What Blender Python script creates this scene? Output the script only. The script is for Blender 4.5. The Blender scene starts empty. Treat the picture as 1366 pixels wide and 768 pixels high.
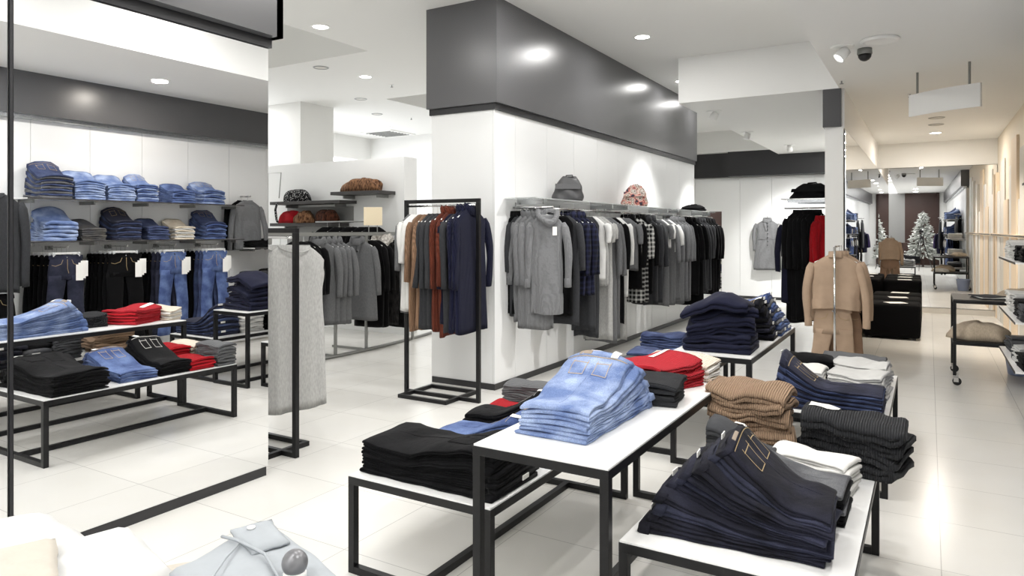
import bpy, bmesh, math, random
from mathutils import Vector, Matrix
R = math.radians; PI = math.pi
# ------------------------------------------------------------------ camera, world, light
sc = bpy.context.scene
COL = sc.collection
YAW = math.atan(556/932)
cam = bpy.data.objects.new('camera', bpy.data.cameras.new('camera')); COL.objects.link(cam)
cam.location = (0, 0, 1.57); cam.rotation_euler = (PI/2, 0, YAW)
cam.data.sensor_width = 36; cam.data.lens = 932/1366*36; cam.data.shift_y = -77/1366
cam.data.clip_start = 0.05; cam.data.clip_end = 120
sc.camera = cam
sc.view_settings.view_transform = 'Standard'; sc.view_settings.look = 'None'
sc.view_settings.gamma = 1.0; sc.view_settings.use_curve_mapping = False
sc.view_settings.exposure = 0.46
sc.cycles.max_bounces = 12; sc.cycles.diffuse_bounces = 6; sc.cycles.glossy_bounces = 6
sc.cycles.use_denoising = True
sc.cycles.sample_clamp_indirect = 6
w = bpy.data.worlds.new('world'); sc.world = w; w.use_nodes = True
w.node_tree.nodes['Background'].inputs[0].default_value = (0.95, 0.97, 1, 1)
w.node_tree.nodes['Background'].inputs[1].default_value = 2.3
LAMP_W = 15.0          # one recessed downlight
HI, LO = 3.85, 3.25    # the two ceiling heights
def area(name, loc, size, power, rot=(0,0,0), shape='DISK', sy=None, col=(1,.985,.96), spread=PI):
    l = bpy.data.lights.new(name, 'AREA'); l.shape = shape; l.size = size; l.energy = power; l.color = col; l.spread = spread
    if sy: l.shape = 'RECTANGLE'; l.size_y = sy
    o = bpy.data.objects.new(name, l); o.location = loc; o.rotation_euler = rot; COL.objects.link(o); return o

# ------------------------------------------------------------------ materials
def lin(c):
    if isinstance(c, str):
        c = [int(c[i:i+2], 16)/255 for i in (0,2,4)]
        c = [x/12.92 if x <= .04045 else ((x+.055)/1.055)**2.4 for x in c]
    return (*c[:3], 1)
MATS = {}
class N:
    def __init__(s, name):
        s.m = bpy.data.materials.new(name); s.m.use_nodes = True; s.t = s.m.node_tree
        s.b = s.t.nodes['Principled BSDF']
    def n(s, typ, **kw):
        x = s.t.nodes.new(typ)
        for k, v in kw.items():
            if k.startswith('i_'): x.inputs[k[2:]].default_value = v
            else: setattr(x, k, v)
        return x
    def l(s, a, b): s.t.links.new(a, b)
    def coord(s, scale=(1,1,1), rot=(0,0,0), kind='Object'):
        tc = s.n('ShaderNodeTexCoord'); mp = s.n('ShaderNodeMapping')
        mp.inputs['Scale'].default_value = scale; mp.inputs['Rotation'].default_value = rot
        s.l(tc.outputs[kind], mp.inputs[0]); return mp.outputs[0]
    def noise(s, vec, scale, detail=2):
        x = s.n('ShaderNodeTexNoise'); x.inputs['Scale'].default_value = scale; x.inputs['Detail'].default_value = detail
        s.l(vec, x.inputs['Vector']); return x.outputs['Fac']
    def ramp(s, fac, stops):
        r = s.n('ShaderNodeValToRGB'); e = r.color_ramp.elements
        e[0].position, e[0].color = stops[0][0], lin(stops[0][1]); e[1].position, e[1].color = stops[-1][0], lin(stops[-1][1])
        for p, c in stops[1:-1]: q = e.new(p); q.color = lin(c)
        s.l(fac, r.inputs[0]); return r.outputs[0]
    def mix(s, fac, a, b, mode='MIX'):
        m = s.n('ShaderNodeMix', data_type='RGBA', blend_type=mode)
        if isinstance(fac, float): m.inputs[0].default_value = fac
        else: s.l(fac, m.inputs[0])
        for i, v in ((6, a), (7, b)):
            if isinstance(v, (tuple, list, str)): m.inputs[i].default_value = lin(v) if isinstance(v, str) else v
            else: s.l(v, m.inputs[i])
        return m.outputs[2]
    def bump(s, h, strength=.3, dist=.01):
        b = s.n('ShaderNodeBump'); b.inputs['Strength'].default_value = strength; b.inputs['Distance'].default_value = dist
        s.l(h, b.inputs['Height']); s.l(b.outputs[0], s.b.inputs['Normal'])
def plain(name, col, rough=.5, metal=0, spec=.5, var=0.0, nscale=3, coat=0):
    if name in MATS: return MATS[name]
    k = N(name); k.b.inputs['Roughness'].default_value = rough; k.b.inputs['Metallic'].default_value = metal
    k.b.inputs['Specular IOR Level'].default_value = spec
    v = k.coord(); f = k.noise(v, nscale)
    a = lin(col); lo = tuple(x*(1-var) for x in a[:3])+(1,)
    k.l(k.mix(f, lo, a), k.b.inputs['Base Color'])
    if coat: k.b.inputs['Coat Weight'].default_value = coat
    MATS[name] = k.m; return k.m
def fabric(name, col, kind='plain', col2=None):
    if name in MATS: return MATS[name]
    k = N(name); b = k.b; b.inputs['Roughness'].default_value = .92; b.inputs['Specular IOR Level'].default_value = .12
    b.inputs['Sheen Weight'].default_value = .04
    base = lin(col); dk = tuple(x*.72 for x in base[:3])+(1,)
    v = k.coord()
    if kind == 'denim':
        c2 = lin(col2 or col); big = k.noise(k.coord((1,1,1)), 7, 3)
        r = k.n('ShaderNodeMapRange'); r.inputs[1].default_value = .38; r.inputs[2].default_value = .66; k.l(big, r.inputs[0])
        fine = k.noise(k.coord((1,.6,1)), 300, 2)
        c = k.mix(r.outputs[0], base, c2)
        r2 = k.n('ShaderNodeMapRange'); r2.inputs[1].default_value = .35; r2.inputs[2].default_value = .65; r2.inputs[3].default_value = .78; r2.inputs[4].default_value = 1.12
        k.l(fine, r2.inputs[0])
        k.l(k.mix(1.0, c, r2.outputs[0], 'MULTIPLY'), b.inputs['Base Color'])
        cr = k.noise(k.coord((1,1,1)), 16, 3); k.bump(k.mix(.12, cr, fine), .55, .012)
    elif kind == 'knit':
        wv = k.n('ShaderNodeTexWave', bands_direction='Y'); wv.inputs['Scale'].default_value = 26; wv.inputs['Distortion'].default_value = 2.5
        wv.inputs['Detail'].default_value = 1; k.l(v, wv.inputs['Vector'])
        f = k.noise(v, 90, 2)
        k.l(k.mix(k.mix(.5, wv.outputs['Fac'], f), dk, base), b.inputs['Base Color']); k.bump(wv.outputs['Fac'], .55, .006)
    elif kind == 'rib':
        wv = k.n('ShaderNodeTexWave', bands_direction='X'); wv.inputs['Scale'].default_value = 30; wv.inputs['Distortion'].default_value = 1
        k.l(v, wv.inputs['Vector']); f = k.noise(v, 60, 2); dk = tuple(x*.55 for x in base[:3])+(1,)
        k.l(k.mix(k.mix(.4, wv.outputs['Fac'], f), dk, base), b.inputs['Base Color']); k.bump(wv.outputs['Fac'], .8, .01)
    elif kind == 'melange':
        f = k.noise(k.coord((1,1,.3)), 120, 3); g = k.noise(v, 5, 2)
        r = k.n('ShaderNodeMapRange'); r.inputs[1].default_value = .3; r.inputs[2].default_value = .7; k.l(f, r.inputs[0])
        k.l(k.mix(r.outputs[0], tuple(x*.76 for x in base[:3])+(1,), base), b.inputs['Base Color']); k.bump(g, .3, .01)
    elif kind == 'plaid':
        c2 = lin(col2)
        ch = []
        for d, s_ in (('X', 5.5), ('Z', 5.5), ('X', 16), ('Z', 14)):
            wv = k.n('ShaderNodeTexWave', bands_direction=d); wv.inputs['Scale'].default_value = s_
            k.l(v, wv.inputs['Vector'])
            r = k.n('ShaderNodeMapRange'); r.inputs[1].default_value = .55; r.inputs[2].default_value = .7; k.l(wv.outputs['Fac'], r.inputs[0]); ch.append(r.outputs[0])
        m1 = k.mix(.5, ch[0], ch[1])
        c = k.mix(m1, base, c2)
        k.l(c, b.inputs['Base Color'])
    elif kind == 'floral':
        f = k.noise(v, 14, 2)
        k.l(k.ramp(f, [(.36,'5a3a2c'),(.43,'e8e2da'),(.48,'8a5238'),(.53,'e6dcd2'),(.58,'d98578'),(.66,'3e4350')]), b.inputs['Base Color'])
    elif kind == 'dots':
        vo = k.n('ShaderNodeTexVoronoi'); vo.inputs['Scale'].default_value = 55; k.l(v, vo.inputs['Vector'])
        k.l(k.ramp(vo.outputs['Distance'], [(.22,'eeeeee'),(.3,'18181a')]), b.inputs['Base Color'])
    elif kind == 'fur':
        f = k.noise(k.coord((1,1,.4)), 40, 4); c2 = lin(col2 or col)
        r = k.n('ShaderNodeMapRange'); r.inputs[1].default_value = .35; r.inputs[2].default_value = .65; k.l(f, r.inputs[0])
        k.l(k.mix(r.outputs[0], base, c2), b.inputs['Base Color']); k.bump(f, .9, .02)
    else:
        f = k.noise(v, 8, 3); k.l(k.mix(f, dk, base), b.inputs['Base Color']); g = k.noise(v, 14, 3); k.bump(g, .45, .012)
    MATS[name] = k.m; return k.m
M = dict(
    white=plain('white_paint', 'e9e9e7', .55, var=.015), ceil=plain('ceiling_paint', 'ebebe9', .8, var=.01),
    panel=plain('white_panel', 'eceded', .32, var=.01), band=plain('charcoal_band', '5c5c5e', .3, var=.12, nscale=1.5),
    darkband=plain('black_band', '242427', .4, var=.1), base=plain('dark_skirting', '2a2a2c', .4),
    metal=plain('black_metal', '101012', .4, spec=.35), metalg=plain('grey_metal', '8d8e8c', .35, .6), steel=plain('brushed_steel', 'b9bbbc', .25, 1),
    chrome=plain('chrome', 'dddddd', .12, 1), top=plain('white_laminate', 'f2f2f1', .28), cream=plain('cream_wall', 'e6dccb', .6, var=.03),
    creamw=plain('cream_board', 'ead8c0', .55, var=.06), whitew=plain('white_board', 'e6e5e2', .5, var=.04), greyw=plain('pale_grey_board', 'd2cfc9', .5, var=.05),
    plastic=plain('white_plastic', 'f0f0ee', .35), clear=plain('clear_hanger', 'd6d8d9', .2), paper=plain('paper_white', 'f3f2ee', .6),
    brownwall=plain('brown_wall', '3b241d', .45, var=.2), greywall=plain('grey_wall', '8b8b8a', .6), velvet=plain('black_velvet', '09090b', .95, spec=.1),
    bluep=plain('blue_plastic', '98a6c6', .4), tan_leather=plain('tan_label', '8d7f70', .6), orange=plain('orange_card', 'e79a7c', .6), creamcard=plain('cream_card', 'f1e2c4', .6),
    shelfdark=plain('dark_shelf', '3a3838', .5), black=plain('black_plastic', '121214', .4), rubber=plain('rubber', '1b1b1b', .7), gold=plain('gold_stitch', 'b09a72', .7),
    silverball=plain('grey_ball', '77777a', .3, .3), baguette=plain('grey_leather', '4a4a4c', .5, var=.15),
)
def glassmat():
    k = N('shelf_glass'); b = k.b; b.inputs['Base Color'].default_value = (.97,.99,.985,1); b.inputs['Roughness'].default_value = .0
    b.inputs['Transmission Weight'].default_value = .9; b.inputs['IOR'].default_value = 1.1; f = k.noise(k.coord(), 2); return k.m
M['glass'] = glassmat()
def mirrormat():
    k = N('mirror_silver'); k.b.inputs['Metallic'].default_value = 1; k.b.inputs['Roughness'].default_value = 0.0
    f = k.noise(k.coord(), .5); k.l(k.mix(f, (.93,.935,.94,1), (.94,.945,.95,1)), k.b.inputs['Base Color']); return k.m
M['mirror'] = mirrormat()
def floormat():
    k = N('floor_tiles'); b = k.b
    tc = k.n('ShaderNodeTexCoord'); mp = k.n('ShaderNodeMapping'); mp.inputs['Location'].default_value = (-.05+6.3, -4.42+6.3*2, 0)
    k.l(tc.outputs['Object'], mp.inputs[0])
    br = k.n('ShaderNodeTexBrick'); br.offset = 0; br.squash = 1
    br.inputs['Scale'].default_value = 1; br.inputs['Brick Width'].default_value = .63; br.inputs['Row Height'].default_value = .63
    br.inputs['Mortar Size'].default_value = .0022; br.inputs['Mortar Smooth'].default_value = .2
    br.inputs['Color1'].default_value = lin('e4e3e0'); br.inputs['Color2'].default_value = lin('e0dfdc'); br.inputs['Mortar'].default_value = lin('b3b2b0')
    k.l(mp.outputs[0], br.inputs['Vector'])
    # the right-hand aisle tiles are a warmer cream
    sx = k.n('ShaderNodeSeparateXYZ'); k.l(tc.outputs['Object'], sx.inputs[0])
    f = k.noise(mp.outputs[0], 2.5, 3); c = k.mix(f, br.outputs['Color'], (.94,.93,.9,1), 'MULTIPLY')
    k.l(c, b.inputs['Base Color']); b.inputs['Roughness'].default_value = .22; b.inputs['Specular IOR Level'].default_value = .35
    return k.m
M['floor'] = floormat()
def glow(name, s, col=(1,.98,.95,1)):
    if name in MATS: return MATS[name]
    k = N(name); k.b.inputs['Base Color'].default_value = (1,1,1,1); k.b.inputs['Emission Color'].default_value = col
    k.b.inputs['Emission Strength'].default_value = s; MATS[name] = k.m; return k.m

# ------------------------------------------------------------------ mesh helpers
class MB:
    def __init__(s): s.v = []; s.f = []
    def box(s, x0, y0, z0, x1, y1, z1):
        n = len(s.v); s.v += [(x,y,z) for x in (x0,x1) for y in (y0,y1) for z in (z0,z1)]
        s.f += [tuple(n+i for i in q) for q in ((0,1,3,2),(4,6,7,5),(0,4,5,1),(2,3,7,6),(0,2,6,4),(1,5,7,3))]; return s
    def tube(s, pts, r, seg=8, caps=True):
        pts = [Vector(p) for p in pts]; n0 = len(s.v); rr = r if isinstance(r, (list,tuple)) else [r]*len(pts)
        up = None
        for i, p in enumerate(pts):
            d = (pts[min(i+1,len(pts)-1)]-pts[max(i-1,0)]).normalized()
            if up is None: up = Vector((0,0,1)) if abs(d.z) < .9 else Vector((1,0,0))
            a = d.cross(up).normalized(); b = a.cross(d).normalized(); up = b
            for k in range(seg):
                t = 2*PI*k/seg; s.v.append(tuple(p+(a*math.cos(t)+b*math.sin(t))*rr[i]))
        for i in range(len(pts)-1):
            for k in range(seg):
                s.f.append((n0+i*seg+k, n0+i*seg+(k+1)%seg, n0+(i+1)*seg+(k+1)%seg, n0+(i+1)*seg+k))
        if caps: s.f.append(tuple(n0+k for k in range(seg))[::-1]); s.f.append(tuple(n0+(len(pts)-1)*seg+k for k in range(seg)))
        return s
    def rings(s, rings, caps=True):
        n0 = len(s.v); m = len(rings[0])
        for r in rings: s.v += [tuple(p) for p in r]
        for i in range(len(rings)-1):
            for k in range(m): s.f.append((n0+i*m+k, n0+i*m+(k+1)%m, n0+(i+1)*m+(k+1)%m, n0+(i+1)*m+k))
        if caps: s.f.append(tuple(n0+k for k in range(m))[::-1]); s.f.append(tuple(n0+(len(rings)-1)*m+k for k in range(m)))
        return s
    def grid(s, P, thick=0):   # P[i][j] points; thick: second skin along -z
        n0 = len(s.v); a = len(P); b = len(P[0])
        for r in P: s.v += [tuple(p) for p in r]
        for i in range(a-1):
            for j in range(b-1): s.f.append((n0+i*b+j, n0+(i+1)*b+j, n0+(i+1)*b+j+1, n0+i*b+j+1))
        if thick:
            n1 = len(s.v)
            for r in P: s.v += [(p[0],p[1],p[2]-thick) for p in r]
            for i in range(a-1):
                for j in range(b-1): s.f.append((n1+i*b+j, n1+i*b+j+1, n1+(i+1)*b+j+1, n1+(i+1)*b+j))
            edge = [(i,0) for i in range(a)]+[(a-1,j) for j in range(1,b)]+[(i,b-1) for i in range(a-2,-1,-1)]+[(0,j) for j in range(b-2,0,-1)]
            for q in range(len(edge)):
                i,j = edge[q]; k,l = edge[(q+1)%len(edge)]
                s.f.append((n0+i*b+j, n1+i*b+j, n1+k*b+l, n0+k*b+l))
        return s
    def lathe(s, prof, cx=0, cy=0, seg=20):
        return s.rings([[(cx+r*math.cos(2*PI*k/seg), cy+r*math.sin(2*PI*k/seg), z) for k in range(seg)] for r, z in prof])
    def build(s, name, mat, parent=None, smooth=False, bevel=0, loc=None, rz=0, sub=0):
        me = bpy.data.meshes.new(name); me.from_pydata([tuple(p) for p in s.v], [], s.f)
        bm = bmesh.new(); bm.from_mesh(me); bmesh.ops.recalc_face_normals(bm, faces=bm.faces)
        if bevel: bmesh.ops.bevel(bm, geom=list(bm.edges), offset=bevel, segments=2, affect='EDGES', profile=.6)
        bm.to_mesh(me); bm.free()
        if smooth:
            for p in me.polygons: p.use_smooth = True
        me.materials.append(mat); o = bpy.data.objects.new(name, me); COL.objects.link(o)
        if parent is not None: o.parent = parent
        if loc: o.location = loc
        if rz: o.rotation_euler.z = rz
        if sub:
            m = o.modifiers.new('s', 'SUBSURF'); m.levels = sub; m.render_levels = sub
        return o
def bx(*a): return MB().box(*a)
def tag(o, label=None, cat=None, group=None, kind=None):
    if label: o['label'] = label
    if cat: o['category'] = cat
    if group: o['group'] = group
    if kind: o['kind'] = kind
    return o
def empty(name, loc, label=None, cat=None, group=None, rz=0):
    o = bpy.data.objects.new(name, None); o.empty_display_size = .1; COL.objects.link(o); o.location = loc; o.rotation_euler.z = rz
    return tag(o, label, cat, group)
def struct(name, mb, mat, **k): return tag(mb.build(name, mat, **k), kind='structure')
def copy_tree(o, parent=None):
    c = o.copy(); COL.objects.link(c)
    if parent is not None: c.parent = parent
    for ch in [x for x in bpy.data.objects if x.parent == o]: copy_tree(ch, c)
    return c
rnd = random.Random(7)
ORD = ['first','second','third','fourth','fifth','sixth','seventh','eighth','ninth','tenth','eleventh','twelfth','thirteenth','fourteenth','fifteenth','sixteenth']
def place_word(i, n):
    if n == 1: return 'single'
    if i == n-1: return 'topmost'
    if i == 0: return 'bottom'
    return ORD[i]+' up'
def nz(a, b, seed):
    return (math.sin(a*1.0+seed*1.7+1.3*math.sin(b*.8+seed))+math.sin(b*1.3+seed*2.9+a*.6)+.6*math.sin(a*2.3-b*1.9+seed*.7))/2.6

# ------------------------------------------------------------------ ROOM SHELL
XM, XW, XC = -3.66, 1.0, 1.08       # mirror wall, jeans wall, cream wall
YB, YE, YL = -5.6, 15.5, 16.6       # wall behind the camera, end mirror, back wall on the left
struct('floor', bx(-12.2, YB-.2, -.06, 1.4, 17.2, 0), M['floor'])
# ceilings: a high one with two raised bays, and the lower slab over the aisle
def holed(x0, y0, x1, y1, holes, z, t):
    xs = sorted({x0, x1, *[h[0] for h in holes], *[h[2] for h in holes]}); ys = sorted({y0, y1, *[h[1] for h in holes], *[h[3] for h in holes]})
    m = MB()
    for a, b in zip(xs, xs[1:]):
        for c, d in zip(ys, ys[1:]):
            if not any(h[0] <= (a+b)/2 <= h[2] and h[1] <= (c+d)/2 <= h[3] for h in holes): m.box(a, c, z, b, d, z+t)
    return m
HB = [(-9.5, 3.2, -6.13, 6.7), (-8.1, 9.3, -5.2, 12.0)]
cm = holed(-12.2, YB-.2, 1.4, 17.2, HB, HI, .1)
for h in HB:
    za = HI+.1
    cm.box(h[0]-.05, h[1]-.05, za, h[0], h[3]+.05, HI+.75).box(h[2], h[1]-.05, za, h[2]+.05, h[3]+.05, HI+.75)
    cm.box(h[0], h[1]-.05, za, h[2], h[1], HI+.75).box(h[0], h[3], za, h[2], h[3]+.05, HI+.75).box(h[0]-.05, h[1]-.05, HI+.75, h[2]+.05, h[3]+.05, HI+.8)
struct('ceiling', cm, M['ceil'])
struct('ceiling_lowered', bx(-.91, YB-.1, LO, 1.35, 9.08, HI-.001).box(-2.85, 9.08, LO, 1.35, YL+.5, HI-.001), M['ceil'])
# mirror block on the left (wall, band, plinth)
def panels(x, y0, y1, z0, z1, step, side, t=.018, start=None):
    m = MB(); y = start if start is not None else y0; ys = [y0]
    while y < y1:
        if y > y0+.01: ys.append(y)
        y += step
    ys.append(y1)
    for a, b in zip(ys, ys[1:]): m.box(min(x, x-side*t), a+.002, z0, max(x, x-side*t), b-.002, z1)
    return m
struct('wall_left', bx(-4.0, YB, 0, XM-.02, 3.05, HI), M['white'])
struct('trim_1', bx(XM-.02, YB, 2.80, XM+.10, 3.10, HI).box(-4.05, 3.05, 2.80, XM+.10, 3.10, HI), M['band'])
struct('trim_2', bx(XM-.03, YB, 2.74, XM+.03, 3.07, 2.80), M['darkband'])
struct('baseboard_left', bx(XM-.03, YB, 0, XM+.012, 3.04, .055), M['base'])
# column / wall with the long clothes rail
struct('wall_middle', bx(-4.43, 5.82, 0, XM-.02, 12.6, HI), M['greyw'])
struct('trim_3', panels(XM, 5.80, 12.6, .06, 2.76, .69, 1, start=6.2), M['panel'])
struct('trim_4', bx(-4.43, 5.80, .06, XM-.02, 5.818, 2.76), M['panel'])
struct('trim_5', bx(-4.47, 5.76, 2.82, XM+.05, 12.6, HI), M['band'])
struct('trim_6', bx(-4.45, 5.785, 2.755, XM+.02, 12.6, 2.82), M['darkband'])
struct('baseboard_middle', bx(-4.42, 5.79, 0, XM+.01, 12.6, .06), M['base'])
# back wall of the bay beyond
struct('wall_back', bx(-4.8, YL, 0, -1.05, YL+.2, HI), M['white'])
bp = MB(); xx = -4.8
for a in (-3.75, -3.05, -2.15, -1.25): bp.box(xx+.003, YL-.02, .06, a-.003, YL, 2.78); xx = a
struct('trim_7', bp, M['panel'])
struct('trim_8', bx(-4.8, YL-.12, 2.80, -3.95, YL, 3.36).box(-3.95, YL-.35, 2.80, -1.05, YL, 3.36), M['darkband'])
struct('trim_9', bx(-4.8, YL-.35, 3.36, -1.05, YL, LO+.6), M['white'])
struct('baseboard_back', bx(-4.8, YL-.03, 0, -1.05, YL, .06), M['base'])
struct('wall_far_left', bx(-4.9, 12.6, 0, -4.8, YL+.2, HI), M['white'])
# partition beside the aisle with mirrored side, end mirror
struct('wall_partition', bx(-1.07, 9.12, 0, -.87, YE+1.2, LO), M['white'])
struct('trim_10', bx(-1.09, 9.08, 2.80, -.89, 9.3, LO), M['darkband'])
struct('trim_11', bx(-.872, 9.12, 2.78, -.858, YE, LO), M['white'])
struct('wall_end', bx(-1.2, YE+.02, 0, 1.3, YE+.2, LO), M['white'])
struct('trim_12', bx(-.87, YE-.02, 2.78, 1.08, YE+.02, LO), M['white'])
struct('baseboard_end', bx(-.87, YE-.05, 0, 1.08, YE+.01, .1), M['greyw'])
# right side
struct('wall_right', bx(XW+.02, YB, 0, 1.4, 7.8, LO), M['greyw'])
struct('trim_13', panels(XW, YB, 7.78, .02, 2.76, .62, -1, start=-5.5), M['panel'])
struct('trim_14', bx(.88, YB, 2.80, XC+.05, 7.82, LO), M['band'])
struct('trim_15', bx(.94, YB, 2.755, XC, 7.8, 2.80), M['steel'])
struct('wall_right_far', bx(XC, 7.8, 0, 1.4, YE+.3, LO), M['cream'])
# boards of uneven height on the cream wall
y = 7.95; i = 16
br = random.Random(4)
hs = [2.0, 3.0, 2.35, 2.85, 1.95, 2.7, 2.05, 2.95, 2.6, 2.1, 2.8, 2.3, 2.65, 2.0, 2.75, 2.2]
while y < 15.2:
    wd = br.uniform(.42, .8); mt = [M['creamw'], M['whitew'], M['whitew'], M['greyw'], M['creamw']][(i*3) % 5]
    d = XC-br.choice([.02, .035, .05])
    struct('trim_%d' % i, bx(d, y, .0, XC, min(y+wd, 15.3), hs[(i-16) % 16]-.05), mt, bevel=.003); y += wd+.005; i += 1
# walls of the left-hand room and behind the camera
struct('wall_outer', bx(-12.2, 3.0, 0, -12, 17.2, .25).box(-12.2, 3.0, 3.3, -12, 17.2, HI).box(-12.2, 3.0, .25, -12, 7.0, 3.3), M['white'])
struct('wall_outer_back', bx(-12.2, 13.2, 0, -4.9, 13.4, HI), M['white'])
struct('wall_outer_front', bx(-12.2, 2.9, 0, -4.0, 3.05, HI), M['white'])
struct('wall_behind', bx(-1.4, YB-.2, 0, 1.4, YB, HI).box(-4.0, YB-.2, 0, -1.4, YB, .2).box(-4.0, YB-.2, 3.2, -1.4, YB, HI), M['white'])
m = MB()
for k in range(12): m.box(-12.13, 3.0+1.27*k, .25, -12.07, 3.06+1.27*k, 3.3)
struct('added_window_1', m, M['metalg'])  # bars of a glazed opening added to bring daylight onto the ceilings
m = MB()
for k in range(4): m.box(-3.98+.85*k, YB-.12, .2, -3.93+.85*k, YB-.07, 3.2)
struct('added_window_2', m, M['metalg'])  # added shop-front opening behind the camera, lets in extra daylight
struct('trim_40', bx(-.62, YB, 0, .72, YB+.06, LO), M['brownwall'])
struct('trim_41', bx(-1.35, YB, 0, -.62, YB+.05, LO), M['greywall'])
# pillar and free-standing display wall in the left room
struct('pillar_left', bx(-10.4, 8.7, 0, -9.55, 9.5, HI), M['white'])
struct('wall_display', bx(-9.9, 8.2, 0, -6.78, 8.5, 2.68), M['panel'])

# ------------------------------------------------------------------ MIRRORS
def mirror(name, w_, h_, loc, rz, label, frame=True):
    r = empty(name, loc, label, 'mirror', rz=rz)
    bx(0, -.012, 0, w_, -.002, h_).build('mirror_pane', M['mirror'], r)
    if frame: bx(-.002, 0, -.004, w_+.002, .006, h_+.004).build('backing', M['darkband'], r)
    return r
# mirror lies in its local x-z plane, the silvered side towards local -y
mirror('wall_mirror', 1.455, 2.68, (XM+.0, 1.60, .058), PI/2, 'tall frameless wall mirror reflecting the jeans shelves and display tables')
mirror('wall_mirror', 1.275, 2.68, (XM-.003, .30, .058), PI/2, 'narrow strip of second wall mirror at the left edge of the picture')
bx(XM-.0, 1.583, .06, XM+.014, 1.597, 2.74).build('mirror_seam_strip', M['darkband'])
tag(bpy.data.objects['mirror_seam_strip'], 'thin black vertical strip between the two wall mirrors', 'strip')
mirror('aisle_mirror', YE-9.2, 2.66, (-.860, 9.17, .10), PI/2, 'long mirror on the partition side beside the black ottomans')
mirror('end_mirror', 1.93, 2.66, (-.86, YE-.035, .11), R(.43), 'full height mirror closing the far end of the aisle')
mirror('leaning_mirror', .34, 1.9, (-3.55, 12.72, .005), R(12), 'slim standing mirror beyond the end of the long clothes rail')

# ------------------------------------------------------------------ CEILING FITTINGS
def downlight(x, y, z, on=True, r=.085, label=None, power=LAMP_W, col=(1,.985,.96), group='recessed ceiling downlights'):
    t = empty('downlight', (x, y, z), label or 'round white recessed ceiling downlight', 'ceiling light', group)
    MB().rings([[((r+a)*math.cos(2*PI*k/24), (r+a)*math.sin(2*PI*k/24), h) for k in range(24)] for a, h in ((0,0),(.0,-.008),(.022,-.006),(.026,0))], caps=False).build('trim_ring', M['metalg'] if not on else M['plastic'], t, smooth=True)
    MB().lathe([(r, -.001), (r, -.003)], seg=24).build('lens', glow('lamp_lens_on', 12) if on else M['greyw'], t)
    if on:
        area('downlight_light', (x, y, z-.02), .16, power, col=col)
    return t
LIT = [(-1.6,-.6,HI),(-2.3,4.2,HI),(-2.9,5.6,HI),(-2.9,7.86,HI),(-1.5,6.4,HI),
       (.1,1.2,LO),(.1,3.0,LO),(.1,4.7,LO),(.10,14.08,LO),(-2.6,-2.6,HI),(-2.6,-4.4,HI),(-.2,-1.6,LO),(-.2,-4.0,LO),  # most of these sit out of view, added for light density
       (-5.85,5.62,HI),(-7.18,7.79,HI),(-4.9,3.9,HI),(-5.0,7.4,HI),(-10.5,5.0,HI),(-10.6,8.0,HI),(-5.0,9.0,HI),(-5.0,11.6,HI),(-3.25,10.5,HI),(-3.25,12.2,HI),(-1.61,14.49,LO),(-10.3,11.91,HI)]  # hidden lamps added for brightness; the last two are dark rings switched on
for x, y, z in LIT: downlight(x, y, z, power=6 if (-3.5 < x < -3 and y > 8) else 30 if (x > -2 and y > 8) else LAMP_W, col=(1,.92,.82) if (x > 0 and y > 4) else (1,.985,.96))
for x, y, z in [(-7.32,7.04,HI),(-8.48,9.08,HI),(-9.3,10.42,HI),(.1,12.21,LO),(.1,12.99,LO)]:
    downlight(x, y, z, on=False, label='unlit recessed ceiling light ring', group='unlit ceiling light rings')

for i, y in enumerate((4.0, 2.2, .4, -1.4, -3.2, -5.0)):
    t = empty('linear_light', (-1.75, y, HI), 'long white linear ceiling light, %s of the row over the tables' % ['first','second','third','fourth','fifth','last'][i], 'ceiling light', 'linear ceiling lights')
    bx(-.65,-.07,-.03,.65,.07,0).build('housing', M['plastic'], t, bevel=.004); bx(-.62,-.05,-.034,.62,.05,-.0301).build('diffuser', glow('linear_on', 9), t)
    area('linear_light_lamp', (-1.75, y, HI-.05), 1.24, 13, shape='RECTANGLE', sy=.10)
def spot(x, y, z, label, aim, power=60, col=(1,.985,.96)):
    t = empty('spotlight', (x, y, z), label, 'ceiling light')
    MB().lathe([(.10, 0), (.10, -.008), (.085, -.014)], seg=24).build('mounting_ring', M['plastic'], t)
    d = Vector(aim)-Vector((x, y, z-.07)); d.normalize(); q = d.to_track_quat('-Z', 'Y').to_matrix()
    hb = MB().lathe([(.02,.06),(.045,.055),(.055,.0),(.055,-.05),(.048,-.052),(.046,-.03)], seg=20)
    hb.v = [tuple(q @ Vector(p)+Vector((0,0,-.075))) for p in hb.v]; hb.build('spot_head', M['plastic'], t, smooth=True)
    ln = MB().lathe([(.046,-.031),(.046,-.035)], seg=20); ln.v = [tuple(q @ Vector(p)+Vector((0,0,-.075))) for p in ln.v]
    ln.build('lens', glow('spot_lens', 25), t)
    l = bpy.data.lights.new('spotlight_light', 'SPOT'); l.energy = power; l.spot_size = R(78); l.spot_blend = .8; l.shadow_soft_size = .05; l.color = col
    o = bpy.data.objects.new('spotlight_light', l); COL.objects.link(o); o.location = Vector((x,y,z-.075))+d*.08; o.rotation_euler = d.to_track_quat('-Z','Y').to_euler()
spot(-.68, 7.03, LO, 'bright tilted ceiling spotlight beside the dome camera', (-2.6, 6.0, .8), 150)
spot(-2.6, 9.92, LO, 'small lit ceiling spotlight nearest the long wall band', (-3.6, 9.9, 1.4), 110)
spot(-2.67, 12.33, LO, 'middle lit spotlight of the row leading to the grey coat', (-3.4, 12.3, 1.0), 160)
spot(-2.35, 14.59, LO, 'lit spotlight just before the dark band above the grey coat', (-2.4, 16.4, .9), 260)
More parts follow.
